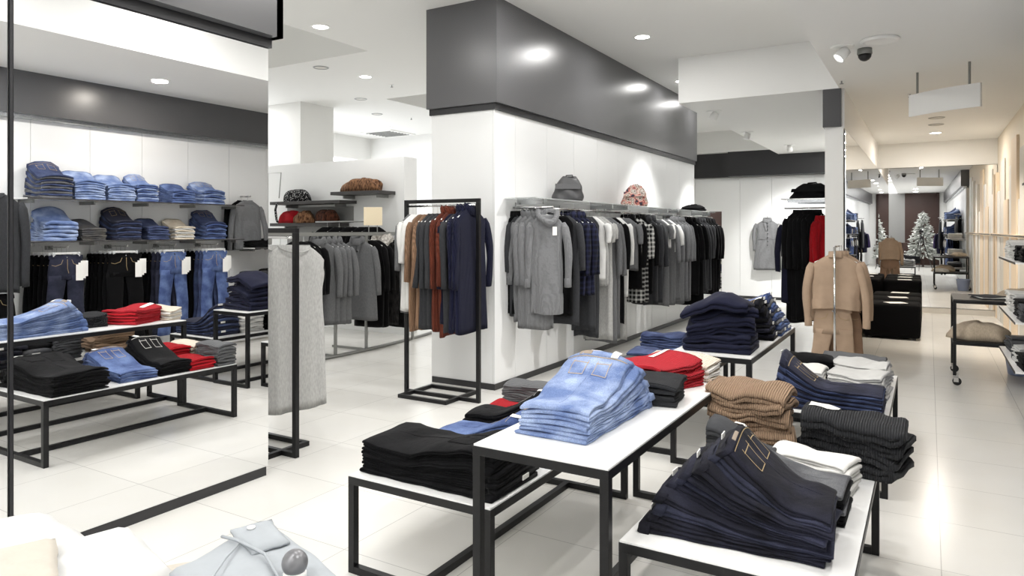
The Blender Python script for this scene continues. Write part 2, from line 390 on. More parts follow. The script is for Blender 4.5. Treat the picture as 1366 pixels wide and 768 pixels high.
spot(-.1, 10.6, LO, 'spotlight added above the black ottomans to light the far aisle', (.6, 11.6, .8), 200, (1,.90,.77))  # extra lamp, added only to brighten the far aisle
t = empty('ceiling_fixture', (-.37, 6.93, LO), 'oval ring light fitting with white rim beside the dome camera', 'ceiling light')
MB().lathe([(.15,0),(.16,-.012),(.14,-.03),(.115,-.02)], seg=32).build('rim', M['plastic'], t, smooth=True)
MB().lathe([(.114,-.012),(.114,-.016)], seg=28).build('lens', M['greyw'], t)
t = empty('dome_camera', (-.51, 7.23, LO), 'small grey dome security camera hanging from the ceiling', 'security camera')
MB().lathe([(.062,0),(.065,-.05),(.06,-.055)], seg=24).build('housing', M['metalg'], t, smooth=True)
MB().lathe([(.058,-.055),(.054,-.08),(.038,-.102),(.015,-.114),(.001,-.116)], seg=24).build('dome', M['black'], t, smooth=True)
for x, y, z, d in [(-7.23,8.44,HI,'in the left-hand room'),(-9.01,11.12,HI,'farther back in the left-hand room'),(-.84,8.62,LO,'above the black cap of the partition'),(-.2,9.9,LO,'beyond the hanging white sign')]:
    t = empty('sprinkler', (x, y, z), 'small ceiling sprinkler head '+d, 'sprinkler')
    MB().lathe([(.035,0),(.035,-.006)], seg=16).build('rose', M['plastic'], t)
    MB().lathe([(.008,-.006),(.008,-.035),(.022,-.038),(.022,-.042)], seg=12).build('deflector', M['metalg'], t)
t = empty('ceiling_vent', (-10.9, 12.6, HI), 'square louvred ceiling vent in the left-hand room', 'ceiling vent')
bx(-.45,-.45,-.02,.45,.45,0).build('frame', M['plastic'], t)
m = MB()
for k in range(7): m.box(-.36, -.36+k*.11, -.035, .36, -.33+k*.11, -.021)
m.build('louvres', M['metalg'], t)
t = empty('ceiling_vent', (.17, 10.9, LO), 'flat slotted ceiling grille over the right aisle', 'ceiling vent')
bx(-.22,-.1,-.012,.22,.1,0).build('frame', M['plastic'], t)
m = MB()
for k in range(5): m.box(-.19+k*.08, -.08, -.018, -.13+k*.08, .08, -.0121)
m.build('louvres', M['metalg'], t)
t = empty('projector_box', (XM+2.6, 2.45, HI), 'flat white box fitting on the ceiling', 'ceiling fitting')
bx(-.16,-.1,-.1,.16,.1,0).build('body', M['plastic'], t, bevel=.01)
# hanging blank sign
t = empty('hanging_sign', (.125, 8.47, 2.79), 'blank white sign panel hanging on two steel rods over the aisle', 'sign', rz=R(-33))
g = [[(-.37+.74*i/12, -.05*math.cos((i-6)/6*PI/2), z) for z in (0, .235)] for i in range(13)]
m = MB().grid(g); n = len(m.v); m.v += [(p[0], p[1]+.03, p[2]) for p in m.v]
m.f += [tuple(n+i for i in f)[::-1] for f in m.f[:]]
for i in range(12):
    a = i*2; m.f += [(a, a+2, n+a+2, n+a), (a+1, n+a+1, n+a+3, a+3)]
m.f += [(0, n, n+1, 1), (24, 25, n+25, n+24)]
m.build('sign_panel', M['plastic'], t)
for x in (-.27, .27): MB().tube([(x, -.005, .2), (x, -.005, LO-2.79)], .012, 10).build('rod', M['metalg'], t)

# ------------------------------------------------------------------ TABLES
def table(x0, y0, w_, l_, h_, label, group, s=.034):
    t = empty('display_table', (x0+w_/2, y0+l_/2, 0), label, 'table', group)
    a, b = w_/2, l_/2; m = MB()
    m.box(-a,-b,h_-s-.004,a,-b+s,h_-.004).box(-a,b-s,h_-s-.004,a,b,h_-.004).box(-a,-b+s,h_-s-.004,-a+s,b-s,h_-.004).box(a-s,-b+s,h_-s-.004,a,b-s,h_-.004)
    m.build('top_frame', M['metal'], t, bevel=.0015)
    bx(-a+.003,-b+.003,h_-.004,a-.003,b-.003,h_+.003).build('tabletop', M['top'], t)
    bx(-a+s,-b+s,h_-.022,a-s,b-s,h_-.0045).build('top_underside', M['top'], t)
    for sx in (-1,1):
        for sy in (-1,1):
            x, y = (a-s if sx>0 else -a), (b-s if sy>0 else -b)
            bx(x,y,.0,x+s,y+s,h_-s-.004).build('leg', M['metal'], t, bevel=.0015)
    for sy in (-1,1):
        y = b-s if sy>0 else -b
        bx(-a+s,y,0,a-s,y+s,s).build('foot_bar', M['metal'], t, bevel=.0015)
    bx(-s/2,-b+s,0,s/2,b-s,s).build('stretcher', M['metal'], t, bevel=.0015)
    return t
TZ, BZ = .753, .448
table(-1.50, 2.22, .56, 1.72, .75, 'tall white-topped table nearest the camera with light blue jeans on it', 'nested display tables')
table(-2.29, 2.37, .775, 1.50, .445, 'low white-topped bench left of the nearest tall table, black jeans on it', 'nested display tables')
table(-.965, 2.37, .76, 1.46, .445, 'low white-topped bench at front right carrying the dark jeans fan', 'nested display tables')
table(-1.50, 4.60, .53, 1.70, .75, 'tall white-topped table farther back carrying the navy knit pile', 'nested display tables')
table(-2.29, 4.75, .775, 1.50, .445, 'low white-topped bench near the long wall, behind the red sweaters', 'nested display tables')
table(-.965, 4.62, .76, 1.53, .445, 'low white-topped bench at right carrying flat blue jeans and pale sweaters', 'nested display tables')

# ------------------------------------------------------------------ FOLDED CLOTH
def sm(x): x = max(0, min(1, x)); return x*x*(3-2*x)
def stack(x, y, z, head, L, W, n, t0, t1, mats, item, where, layers=2, ramp=(.3, 1), shrink=0, jit=.006, deco=None, cat=None,
          cols=None, wob=.005, seed=None, group=None, rot=3, swing=0, ns=11, tags=0, edge='waist', bulge=0, toplabel=None):
    """piled garments; folded ends start at (x, y) and run towards heading `head` (degrees)"""
    seed = seed if seed is not None else rnd.random()*50; rs = random.Random(int(seed*991))
    mats = mats if isinstance(mats, list) else [mats]
    out = []
    for i in range(n):
        ox, oy = rs.uniform(-jit, jit), rs.uniform(-jit, jit); sd = seed+i*3.7; wi = W*(1+rs.uniform(-.02,.03))
        def T(q, h, v, wide=0, ox=ox, oy=oy, sd=sd, i=i, wi=wi, raw=False):
            g = min(1.08, max(0, (q-ramp[0])/(ramp[1]-ramp[0]))**1.4)
            th = t0+(t1-t0)*g + bulge*t0*math.sin(PI*max(0,min(1,q)))
            Lh = L-shrink*(h/n)**1.7
            s = q*Lh + ox
            k = min(1, h/max(1,n)*1.5)
            zz_ = h*th*(1-.09*(2*abs(v)/W)**3*min(1,h/2.5)) + (wob*nz(s*14, v*11, seed)*k + .26*t0*nz(s*25, v*19, sd))*(1 if h > .4 else h/.4)
            vv = v*wi/W*(1+wide) + oy + .004*math.sin(s*31+sd) + swing*h/n*(q-.3)
            return (s, vv, max(0.0003, zz_))
        m = MB(); e = .43/layers; P = []
        for k in range(layers):
            hc = i+(k+.5)/layers; qs = [j/ns for j in range(ns+1)]
            if k % 2 == 0: qs = qs[::-1]
            for q in qs: P.append((q, hc-e, q, hc+e, 0) if k % 2 == 0 else (q, hc+e, q, hc-e, 0))
            if k < layers-1:
                he = i+(k+1)/layers; side = -1 if k % 2 == 0 else 1; q0 = 0 if side < 0 else 1
                ro, ri = .5/layers+e, .5/layers-e; tt = (t0 if side < 0 else t1)
                for a in (-60,-25,25,60):
                    c, s_ = math.cos(R(a)), math.sin(R(a))
                    P.append((q0+side*ro*c*tt/L*1.1, he+ro*s_, q0+side*ri*c*tt/L, he+ri*s_, 1))
        # P entries: outer (q,h) and inner (q,h)
        nv = 7; vs = [-W/2+W*j/nv for j in range(nv+1)]
        rings = []
        lay_w = [rs.uniform(-.02,.012) for _ in range(layers*2)]
        for pi_, (qo, ho, qi, hi, fl) in enumerate(P):
            lay = min(layers-1, pi_//(ns+5)); wv = lay_w[lay]
            hm = (ho+hi)/2; ring = []
            for v in vs: ring.append(T(qo, ho, v*(1+wv)))
            ring.append(T((qo+qi)/2, hm, (W/2+.006)*(1+wv)))
            for v in vs[::-1]: ring.append(T(qi, hi, v*(1+wv)))
            ring.append(T((qo+qi)/2, hm, -(W/2+.006)*(1+wv)))
            rings.append(ring)
        m.rings(rings)
        mat = mats[i % len(mats)]
        cname = (cols[i % len(cols)] if cols else '')
        lab = '%s%s, %s %s' % ((cname+' ') if cname else '', item[1], (place_word(i, n)+' in') if n > 1 else 'lying on', where)
        if i == n-1 and toplabel: lab = toplabel
        o = m.build(item[0], mat, smooth=True, loc=(x, y, z), rz=R(head+rs.uniform(-rot, rot)))
        tag(o, lab, cat or item[2], group or (item[3] if len(item) > 3 else 'folded %s' % item[0].replace('_', ' ')+'s' if not item[0].endswith('s') else 'folded '+item[0].replace('_',' ')))
        if deco:
            def patch(name, q0, q1, v0, v1, lift, thk, mt, nq=6, nv_=6, h=i+1, T=T, o=o):
                g = [[(lambda p: (p[0], p[1], p[2]+lift))(T(q0+(q1-q0)*a/nq, h-.5/layers+e, v0+(v1-v0)*b/nv_)) for b in range(nv_+1)] for a in range(nq+1)]
                return MB().grid(g, thk).build(name, mt, o, smooth=False)
            deco(i, n, patch, T, o, mat, W, layers)
        out.append(o)
    return out
def jeans_deco(stitch=None, pockets=True, allbands=True, tagm='paper', taglast=True, label=True):
    stitch = stitch or M['gold']
    def f(i, n, patch, T, o, mat, W, layers):
        if allbands or i == n-1:
            m = MB(); rg = []
            for q in (.945, .965, 1.0, 1.016):
                k = 1 if q < 1.01 else .8
                c = i+.5; r = []
                for v in [-.52, -.26, 0, .26, .52]: r.append(T(q, c-.49*k, v*W))
                for v in [.52, .26, 0, -.26, -.52]: r.append(T(q, c+(.49*k if i < n-1 else .56*k), v*W))
                rg.append(r)
            m.rings(rg); m.build('waistband', mat, o, smooth=True)
            if i % 3 == 1 or i == n-1:
                a = T(1.02, i+.3, W*.1); m2 = MB().box(a[0]+.002, a[1]-.02, a[2]-.004, a[0]+.006, a[1]+.035, a[2]+.016); m2.build('inner_label', M[tagm], o)
        if i == n-1:
            for v in ((-.30, -.05), (.07, .33)) if pockets else ():
                p = (.66, .88, v[0]*W, v[1]*W)
                patch('back_pocket', *p, .0016, .004, mat)
                for q0, q1, v0, v1 in ((.665,.672,p[2]+.006,p[3]-.006), (.845,.852,p[2],p[3]), (.67,.88,p[2]+.004,p[2]+.0065), (.67,.88,p[3]-.0065,p[3]-.004)):
                    patch('stitching', q0, q1, v0, v1, .0026, .001, stitch, 6, 6)
            patch('seam', .1, .93, -.012*W, .0, .0012, .002, mat, 12, 2)
            patch('stitching', .925, .931, -.49*W, .49*W, .0026, .001, stitch, 2, 10)
            if label: patch('leather_label', .95, .99, .12*W, .33*W, .0045, .004, M['tan_leather'], 2, 3)
            if taglast: patch('paper_tag', .93, 1.06, -.33*W, -.22*W, .007, .001, M['paper'], 4, 3)
    return f
DEN = dict(
    light=fabric('denim_light', '6579a6', 'denim', 'a4b4d4'), mid=fabric('denim_mid', '42527f', 'denim', '6c80ad'),
    dark=fabric('denim_dark', '1b1b22', 'denim', '292a37'), navy=fabric('denim_navy', '272936', 'denim', '383a4c'),
    black=fabric('denim_black', '0d0d0f', 'denim', '161618'), grey=fabric('denim_grey', '55565a', 'denim', '727376'), blue=fabric('denim_blue', '343c59', 'denim', '4e5a7d'),
    beige=fabric('twill_beige', 'c7bba8', 'denim', 'ddd4c4'), washed=fabric('denim_washed', '35406a', 'denim', '8093bf'), olive=fabric('twill_olive_grey', '45454a', 'denim','66645f'))
KN = dict(
    red=fabric('knit_red', 'c8202c', 'rib'), coral=fabric('knit_bright_red', 'd3323e', 'rib'), tan=fabric('knit_tan', 'b3967c', 'rib'), char=fabric('knit_charcoal', '3a3b3e', 'rib'),
    grey=fabric('knit_grey', '6c6d6f', 'knit'), navy=fabric('knit_navy', '1f2134', 'plain'), cream=fabric('knit_cream', 'e3d8c8', 'knit'), white=fabric('jersey_white', 'efeeea', 'plain'),
    pale=fabric('jersey_pale_grey', 'd0d0ce', 'plain'), dkgrey=fabric('jersey_dark_grey', '4c4d50', 'plain'), black=fabric('jersey_black', '0c0c0e', 'plain'), camel=fabric('knit_camel', 'c09c7c', 'rib'))
J = ('folded_jeans', 'folded jeans', 'jeans', 'folded jeans'); SW = ('folded_sweater', 'folded sweater', 'sweater', 'folded sweaters')
# --- nearest tall table
stack(-1.27, 2.43, TZ, 88, .68, .30, 7, .019, .035, DEN['light'], J, 'fanned pile at front of nearest tall table', ramp=(.25,.95), shrink=.14, deco=jeans_deco(), cols=['light blue'], seed=3.1, wob=.01, rot=2, swing=.05, ns=16)
stack(-1.13, 3.12, TZ, 97, .24, .27, 4, .026, .030, KN['char'], ('folded_cardigan','ribbed cardigan','cardigan','folded cardigans'), 'pile between light jeans and red sweaters', layers=2, cols=['dark grey'], seed=5, wob=.008)
stack(-1.30, 3.44, TZ, 66, .33, .32, 5, .026, .030, [KN['coral'], KN['red']], SW, 'red pile on nearest tall table', cols=['red ribbed'], seed=8.3, wob=.012, layers=2,
      deco=lambda i,n,patch,T,o,mat,W,layers: patch('paper_tag', .55, .98, .05, .09, .004, .001, M['paper'], 5, 2) if i == n-1 else None)
stack(-1.21, 3.80, TZ, 78, .13, .40, 5, .020, .024, [KN['cream'], KN['white']], SW, 'pale pile behind the red sweaters', cols=['cream knitted','white knitted'], seed=11.3, wob=.012)
# --- low bench left of it
stack(-2.27, 2.62, BZ, 1, .72, .36, 9, .0165, .023, DEN['black'], J, 'large pile at near end of left bench', ramp=(.35,.9), shrink=.06, deco=jeans_deco(stitch=DEN['black'], label=False), cols=['black'], seed=15, wob=.016, ns=14)
stack(-2.22, 3.06, BZ, 3, .58, .27, 6, .0135, .033, [DEN['washed'], DEN['mid']], J, 'pile in the middle of the left bench', ramp=(.3,.9), shrink=.12, deco=jeans_deco(tagm='paper'), cols=['faded blue','mid blue'], seed=18, wob=.008)
stack(-2.24, 3.35, BZ, 3, .60, .24, 7, .015, .036, DEN['black'], J, 'steep pile before the red knits on left bench', ramp=(.3,.9), shrink=.14, deco=jeans_deco(stitch=M['greyw'], label=False), cols=['black'], seed=22, wob=.008)
stack(-2.25, 3.575, BZ, 2, .27, .20, 4, .022, .024, KN['red'], SW, 'short pile on left bench', cols=['red ribbed'], seed=24, wob=.01)
stack(-1.93, 3.58, BZ, 2, .24, .18, 6, .026, .027, KN['red'], SW, 'red pile under tall table edge', cols=['red ribbed'], seed=26, wob=.01)
stack(-1.93, 3.775, BZ, 1, .30, .16, 6, .027, .027, KN['cream'], SW, 'beige pile at far corner of left bench', cols=['beige knitted'], seed=28, wob=.008)
stack(-2.27, 3.785, BZ, 1, .30, .16, 7, .026, .026, KN['grey'], SW, 'tall grey pile at bench end', cols=['dark grey ribbed'], seed=30, wob=.008, jit=.003, rot=1)
# --- right front bench
stack(-.30, 2.70, BZ, 181, .62, .33, 10, .018, .034, [DEN['dark'], DEN['dark'], DEN['navy']], J, 'big fanned pile on front right bench', ramp=(.3,.92), shrink=.27, deco=jeans_deco(), cols=['dark indigo'], seed=33, wob=.014, ns=16, swing=-.14, jit=.018, rot=4.5,
      toplabel='dark indigo jeans topping the big fan, gold stitched pockets and white paper tag')
stack(-.28, 3.02, BZ, 178, .56, .24, 6, .024, .040, [DEN['black'], DEN['black'], DEN['grey']], J, 'pile just behind the indigo fan', ramp=(.3,.92), shrink=.14, deco=jeans_deco(stitch=M['metalg'], label=False), cols=['black','black','washed grey'], seed=36, wob=.01, ns=14)
stack(-.60, 3.26, BZ, 182, .27, .20, 6, .026, .042, KN['dkgrey'], SW, 'small rolled pile behind the washed grey jeans', ramp=(.1,.8), cols=['charcoal'], seed=39, wob=.01)
stack(-.28, 3.29, BZ, 170, .31, .20, 6, .024, .026, KN['white'], SW, 'white pile in front of cable knits', cols=['white'], seed=41, wob=.012, layers=2, rot=5)
stack(-.60, 3.66, BZ, 183, .36, .27, 7, .050, .052, KN['tan'], SW, 'tall brown pile on front right bench', cols=['chunky brown ribbed'], seed=44, wob=.026, layers=2, rot=12, jit=.022, ns=13)
stack(-.12, 3.64, BZ, 176, .40, .30, 4, .064, .070, KN['char'], SW, 'chunky pile overhanging front right bench', cols=['charcoal cable knit'], seed=47, wob=.026, layers=2, rot=10, jit=.015, ns=13,
      deco=lambda i,n,patch,T,o,mat,W,layers: patch('paper_tag', .62, .95, -.03, .05, .006, .001, M['paper'], 5, 2) if i == n-1 else None)
# --- second tall table
stack(-1.44, 4.88, TZ, 8, .42, .36, 6, .046, .054, KN['navy'], SW, 'big navy pile on second tall table', cols=['navy soft knit'], seed=50, wob=.024, layers=2, rot=9, jit=.02, bulge=.35, ns=14)
stack(-1.46, 5.24, TZ, 5, .34, .22, 5, .05, .052, KN['dkgrey'], SW, 'dark pile behind the navy knits', cols=['charcoal'], seed=53, wob=.01)
stack(-1.46, 5.50, TZ, 3, .46, .24, 12, .018, .026, [DEN['black'], DEN['dark']], J, 'near fan of waistbands on second tall table', deco=jeans_deco(), cols=['black','dark blue'], seed=55, shrink=.1, wob=.01, rot=5)
stack(-1.46, 5.77, TZ, 0, .48, .24, 13, .018, .025, [DEN['mid'], DEN['grey'], DEN['blue']], J, 'middle fan of waistbands on second tall table', deco=jeans_deco(), cols=['mid blue','grey','dark blue'], seed=57, shrink=.12, wob=.01, rot=6)
stack(-1.46, 6.05, TZ, -2, .48, .22, 10, .018, .023, [DEN['mid'], DEN['blue']], J, 'last fan of waistbands on second tall table', deco=jeans_deco(), cols=['mid blue','dark blue'], seed=59, shrink=.15, wob=.01, rot=6)
# --- low bench by the long wall
stack(-2.25, 4.98, BZ, 10, .45, .30, 3, .026, .03, KN['navy'], SW, 'pile at near end of wall-side bench', cols=['navy'], seed=61, wob=.012)
stack(-2.25, 5.35, BZ, 5, .5, .28, 4, .02, .024, KN['dkgrey'], SW, 'pile in the middle of wall-side bench', cols=['grey'], seed=62, wob=.01)
stack(-2.2, 5.75, BZ, 2, .58, .34, 5, .02, .03, [DEN['blue'], DEN['navy']], J, 'pile toward far end of wall-side bench', deco=jeans_deco(), cols=['dark blue','navy'], seed=63, wob=.012)
stack(-2.22, 6.1, BZ, 0, .36, .2, 5, .04, .042, DEN['blue'], J, 'little pile at far end of wall-side bench', cols=['blue'], seed=64)
# --- right second bench
stack(-.24, 4.84, BZ, 180, .60, .32, 11, .0135, .030, [DEN['navy'], DEN['blue']], J, 'flat wide pile with curled waists at right', ramp=(.55,1), shrink=.04, deco=jeans_deco(label=False, taglast=False), cols=['indigo','dark blue'], seed=66, wob=.006, rot=1.2)
stack(-.25, 5.18, BZ, 176, .32, .26, 7, .026, .027, KN['pale'], SW, 'front right pale pile behind flat jeans', cols=['pale grey'], seed=68, wob=.014, rot=6)
stack(-.62, 5.17, BZ, 182, .27, .26, 7, .027, .027, [KN['white'], KN['pale']], SW, 'front left pale pile behind flat jeans', cols=['white','pale grey'], seed=70, wob=.014, rot=6)
stack(-.24, 5.50, BZ, 178, .33, .26, 8, .025, .026, KN['pale'], SW, 'rear right pale pile on the right bench', cols=['light grey'], seed=72, wob=.014, rot=6)
stack(-.60, 5.50, BZ, 182, .30, .28, 6, .036, .036, KN['black'], SW, 'rear left dark pile on the right bench', cols=['black'], seed=74, wob=.014, rot=6)
stack(-.28, 5.86, BZ, 178, .42, .26, 7, .026, .026, [KN['grey'], KN['pale']], SW, 'last pile at far end of right bench', cols=['grey','light grey'], seed=76, wob=.014, rot=6)

# ------------------------------------------------------------------ HANGING CLOTHES
FB = dict(
    black=fabric('wool_black', '0b0b0d', 'plain'), char=fabric('wool_charcoal', '3b3c3f', 'melange'), grey=fabric('wool_grey', '6f7072', 'melange'),
    lgrey=fabric('jersey_light_grey_melange', 'b4b4b2', 'melange'), white=fabric('cotton_white', 'e9e9e7', 'plain'), mgrey=fabric('knit_mid_grey', '808183', 'knit'),
    navy=fabric('knit_navy_hanging', '1e2038', 'rib'), dnavy=fabric('wool_dark_navy', '1a1b2c', 'plain'), plaid=fabric('plaid_navy', '16171f', 'plaid', '272a42'), bw=fabric('plaid_black_white', '1c1c1e', 'plaid', 'c9c9c6'),
    rust=fabric('knit_rust', '6c3628', 'rib'), tan=fabric('knit_tan_hanging', '9a7a62', 'rib'), camel=fabric('suede_camel', 'bfa68f', 'plain'), brown=fabric('suede_brown', '9c7f69', 'plain'),
    red=fabric('knit_red_hanging', 'b81420', 'rib'), purple=fabric('purple_cloth', '3d2a5a', 'melange'), fur=fabric('fur_grey', '8f8b86', 'fur', 'd8d4ce'), stripe=fabric('striped_grey', '8f8f8e', 'plaid', 'c5c5c3'),
    beige=fabric('beige_melange','cdbda8','melange'), dkfur=fabric('fur_black','0c0c0e','fur','2c2a2a'))
LC = {}
def hanger(x, y, zt, rz, railz, W=.4, mat=None, label='white plastic clothes hanger with a thin metal hook', group='hangers on the rails'):
    t = empty('clothes_hanger', (x, y, zt), label, 'hanger', group, rz)
    a = W/2-.04; mat = mat or M['plastic']
    MB().tube([(-a,0,-.075),(-a*.6,0,-.045),(-.03,0,-.012),(0,0,-.004),(.03,0,-.012),(a*.6,0,-.045),(a,0,-.075)], [.007,.011,.010,.010,.010,.011,.007], 6).build('arm', mat, t, smooth=True)
    h = railz-zt
    if h > .02: MB().tube([(0,0,-.002),(0,0,h-.005),(0,.012,h+.012),(0,.024,h+.008),(0,.030,h-.008)], .002, 5).build('hook', M['chrome'], t)
    return t
def garment(x, y, zt, rz, W, L, SL, mat, desc, where, name='hanging_coat', cat='coat', collar='none', th=.035, flare=1.0, buttons=0, ptag=False, nohang=False,
            railz=None, cuff=None, hem=None, seed=None, label=None, fold=1.0, group=None, neck=.075, belt=False, sw=.045, hangmat=None, spread=.055, waist=.93, drop=.105):
    sd = seed if seed is not None else rnd.random()*40
    key = (desc, where); LC[key] = LC.get(key, 0)+1
    t = empty(name, (x, y, zt), label or '%s %s %s' % (ORD[min(15, LC[key]-1)], desc, where), cat, group or ('clothes hanging '+where), rz)
    m = MB(); seg = 28; rows = 20; rr = []
    rl = random.Random(int(sd*977)); k1, k2 = rl.choice([3,4,5]), rl.choice([6,7,8]); p1, p2 = rl.uniform(0,6), rl.uniform(0,6)
    A = W/2
    def prof(d):    # half width and half depth at distance d below the neck
        if d < drop: q = (d/drop); return neck+(A-neck)*q**.85, .018+.022*q
        q = (d-drop)/(L-drop)
        wv = 1-(1-waist)*math.sin(PI*min(1, q*2.2)) if q < .45 else 1
        a = (A-.012)*(1-.03*q)*wv*(1+(flare-1)*q)
        return a, th*(1+.45*q)
    ds = [0, drop*.3, drop*.65, drop] + [drop+(L-drop)*(i/(rows-4))**.9 for i in range(1, rows-3)]
    for d in ds:
        a, b = prof(d); q = d/L; ring = []
        fo = fold*q**1.2
        for j in range(seg):
            tt = 2*PI*j/seg; ct, st = math.cos(tt), math.sin(tt)
            f = .16*fo*math.sin(k1*tt+p1+q*1.1)+.10*fo*math.sin(k2*tt+p2-q*2)
            ex = math.copysign(abs(ct)**.75, ct); ey = math.copysign(abs(st)**.8, st)
            px_ = a*ex*(1+.03*fo*math.sin(5*q+p1)); py_ = b*ey*(1+f*2.2)+.006*math.sin(9*q+p2+3*ct)*q
            ring.append((px_, py_, -d+.010*fo*math.sin(2*tt+p1)*(d > L*.9)))
        rr.append(ring)
    rr.append([(p[0]*.9, p[1]*.6, p[2]+.03) for p in rr[-1]])
    m.rings(rr); m.build('body', mat, t, smooth=True)
    if SL:
        for s in (-1, 1):
            p3 = rl.uniform(0, 6); fw = rl.uniform(-.018, .004); rg = []; n = 12
            for i in range(n+1):
                q = i/n; d = drop*.75+SL*q
                cx_ = s*(A-.020+spread*math.sin(min(1, q*1.6)*PI/2)+.012*math.sin(q*3+p3)); cy_ = fw*q*3-.012*math.sin(q*PI)
                ra = sw*(1-.28*q) if i else sw*.5; rb = ra*.8; ring = []
                for j in range(12):
                    tt = 2*PI*j/12
                    ring.append((cx_+ra*math.cos(tt)*(1+.10*math.sin(3*tt+q*7+p3)), cy_+rb*math.sin(tt)*(1+.12*math.sin(2*tt+q*11)), -d+.006*math.cos(tt)*s))
                rg.append(ring)
            o = MB().rings(rg).build('sleeve', mat, t, smooth=True)
            if cuff:
                c = rg[-1]; cc = [sum(p[k] for p in c)/12 for k in range(3)]; mm = MB()
                mm.rings([[(cc[0]+(p[0]-cc[0])*sc_, cc[1]+(p[1]-cc[1])*sc_, cc[2]+dz) for p in c] for sc_, dz in ((1.0,.085),(1.12,.08),(1.14,.0),(1.0,-.006))]); mm.build('cuff', cuff, o, smooth=True)
    if collar in ('coat', 'stand'):
        h = .055 if collar == 'coat' else .04; rg = []
        for r_, z_ in ((neck*.95,-.02),(neck*.98,h*.4),(neck*1.0,h),(neck*1.18,h*.85),(neck*1.42,-.015),(neck*1.3,-.03)) if collar == 'coat' else ((neck,-.02),(neck*.9,h),(neck*.78,h),(neck*.8,0)):
            rg.append([(r_*math.cos(2*PI*j/20)*1.0, r_*.62*math.sin(2*PI*j/20)-(.01 if math.sin(2*PI*j/20) < 0 else 0), z_-(.03 if 13 <= j <= 17 and collar == 'coat' else 0)) for j in range(20)])
        MB().rings(rg, caps=False).build('collar', mat, t, smooth=True)
        if collar == 'coat':
            for s in (-1, 1):
                g = [[(s*(.01+.075*(v)*(1-u*.85)), -.048-.004*u-.008*v, .0-.24*u) for v in (0,.5,1)] for u in (0,.25,.5,.75,1)]
                MB().grid(g, .006).build('lapel', mat, t)
    elif collar in ('turtle', 'hood', 'cowl'):
        k = {'turtle': 1, 'cowl': 1.5, 'hood': 1.35}[collar]; rg = []
        for r_, z_ in ((neck*.9,-.03),(neck*1.05*k,.0),(neck*1.12*k,.03),(neck*.95*k,.058),(neck*.7*k,.05),(neck*.6*k,.02)):
            rg.append([(r_*math.cos(2*PI*j/20), r_*.7*math.sin(2*PI*j/20)-(.02 if collar == 'cowl' else 0), z_-(.10 if collar == 'cowl' else .03)*max(0, -math.sin(2*PI*j/20))+.006*math.sin(5*j)) for j in range(20)])
        MB().rings(rg, caps=False).build('collar' if collar != 'hood' else 'hood', cuff if (cuff and collar != 'hood') else mat, t, smooth=True)
    elif collar == 'crew':
        rg = []
        for u in range(25):
            a = 2*PI*u/24; c = Vector((neck*math.cos(a), neck*.45*math.sin(a)-.004, .002-(.045 if math.sin(a) < 0 else .0)*abs(math.sin(a))))
            rg.append(tuple(c))
        MB().tube(rg, .006, 6).build('neckband', mat, t, smooth=True)
    elif collar == 'fur':
        rg = []; rf = random.Random(3)
        for r_, z_ in ((neck*1.2,-.06),(neck*2.0,-.03),(neck*2.2,.03),(neck*1.7,.08),(neck*1.0,.07)):
            rg.append([(r_*math.cos(2*PI*j/24)*rf.uniform(.88,1.1), r_*.8*math.sin(2*PI*j/24)*rf.uniform(.9,1.1)-.03, z_-.10*max(0,-math.sin(2*PI*j/24))+rf.uniform(-.01,.01)) for j in range(24)])
        MB().rings(rg).build('fur_collar', FB['fur'], t)
    for b in range(buttons):
        mb = MB().lathe([(.012,0),(.012,.003),(.006,.005),(.0,.005)], seg=12); d = .14+b*.085
        mb.v = [(p[0]+.02, -.062-p[2]-.03*(d/L), p[1]-d) for p in mb.v]; mb.build('button', M['black'] if mat is not FB['char'] else M['metalg'], t, smooth=True)
    if belt:
        rg = []
        for dz in (-.02, .02):
            a, b = prof(.42); rg.append([(a*1.02*math.copysign(abs(math.cos(x_))**.75, math.cos(x_)), (b+.012)*math.sin(x_), -.42+dz) for x_ in [2*PI*j/24 for j in range(24)]])
        MB().rings(rg, caps=False).build('waist_seam', mat, t)
    if hem:
        rg = []
        for q, sc_ in ((.80,1.02),(.86,1.05),(.93,1.05),(1.0,1.04)):
            i = min(range(len(ds)), key=lambda k: abs(ds[k]-q*L)); rg.append([(p[0]*sc_, p[1]*(sc_+.02), p[2]) for p in rr[i]])
        MB().rings(rg, caps=False).build('hem_band', hem, t, smooth=True)
    if ptag:
        zz_ = -.12 if ptag is True else -ptag; xx_ = .06 if ptag is True else -.10
        bx(xx_-.022, -.085, zz_-.085, xx_+.022, -.083, zz_).build('paper_tag', M['paper'], t)
    if not nohang: hanger(x, y, zt, rz, railz if railz else zt+.06, W, mat=hangmat)
    return t
def onx(px, X):
    S_, K_ = math.sin(YAW), math.cos(YAW); r = (px-683)/932; d = X/(r*K_-S_); return (r*S_+K_)*d, d
def rail(x0, y0, x1, y1, z, r=.012, mat=None, label='', brackets=(), group=None, name='clothes_rail', back=0):
    t = empty(name, (x0, y0, z), label, 'rail', group)
    MB().tube([(0,0,0),(x1-x0,y1-y0,0)], r, 10).build('bar', mat or M['chrome'], t, smooth=True)
    for u in brackets:
        bxp, byp = (x1-x0)*u, (y1-y0)*u
        MB().tube([(bxp, byp, 0), (bxp+back, byp, .0), (bxp+back, byp, .06)], r*.7, 8).build('bracket', mat or M['chrome'], t)
    return t
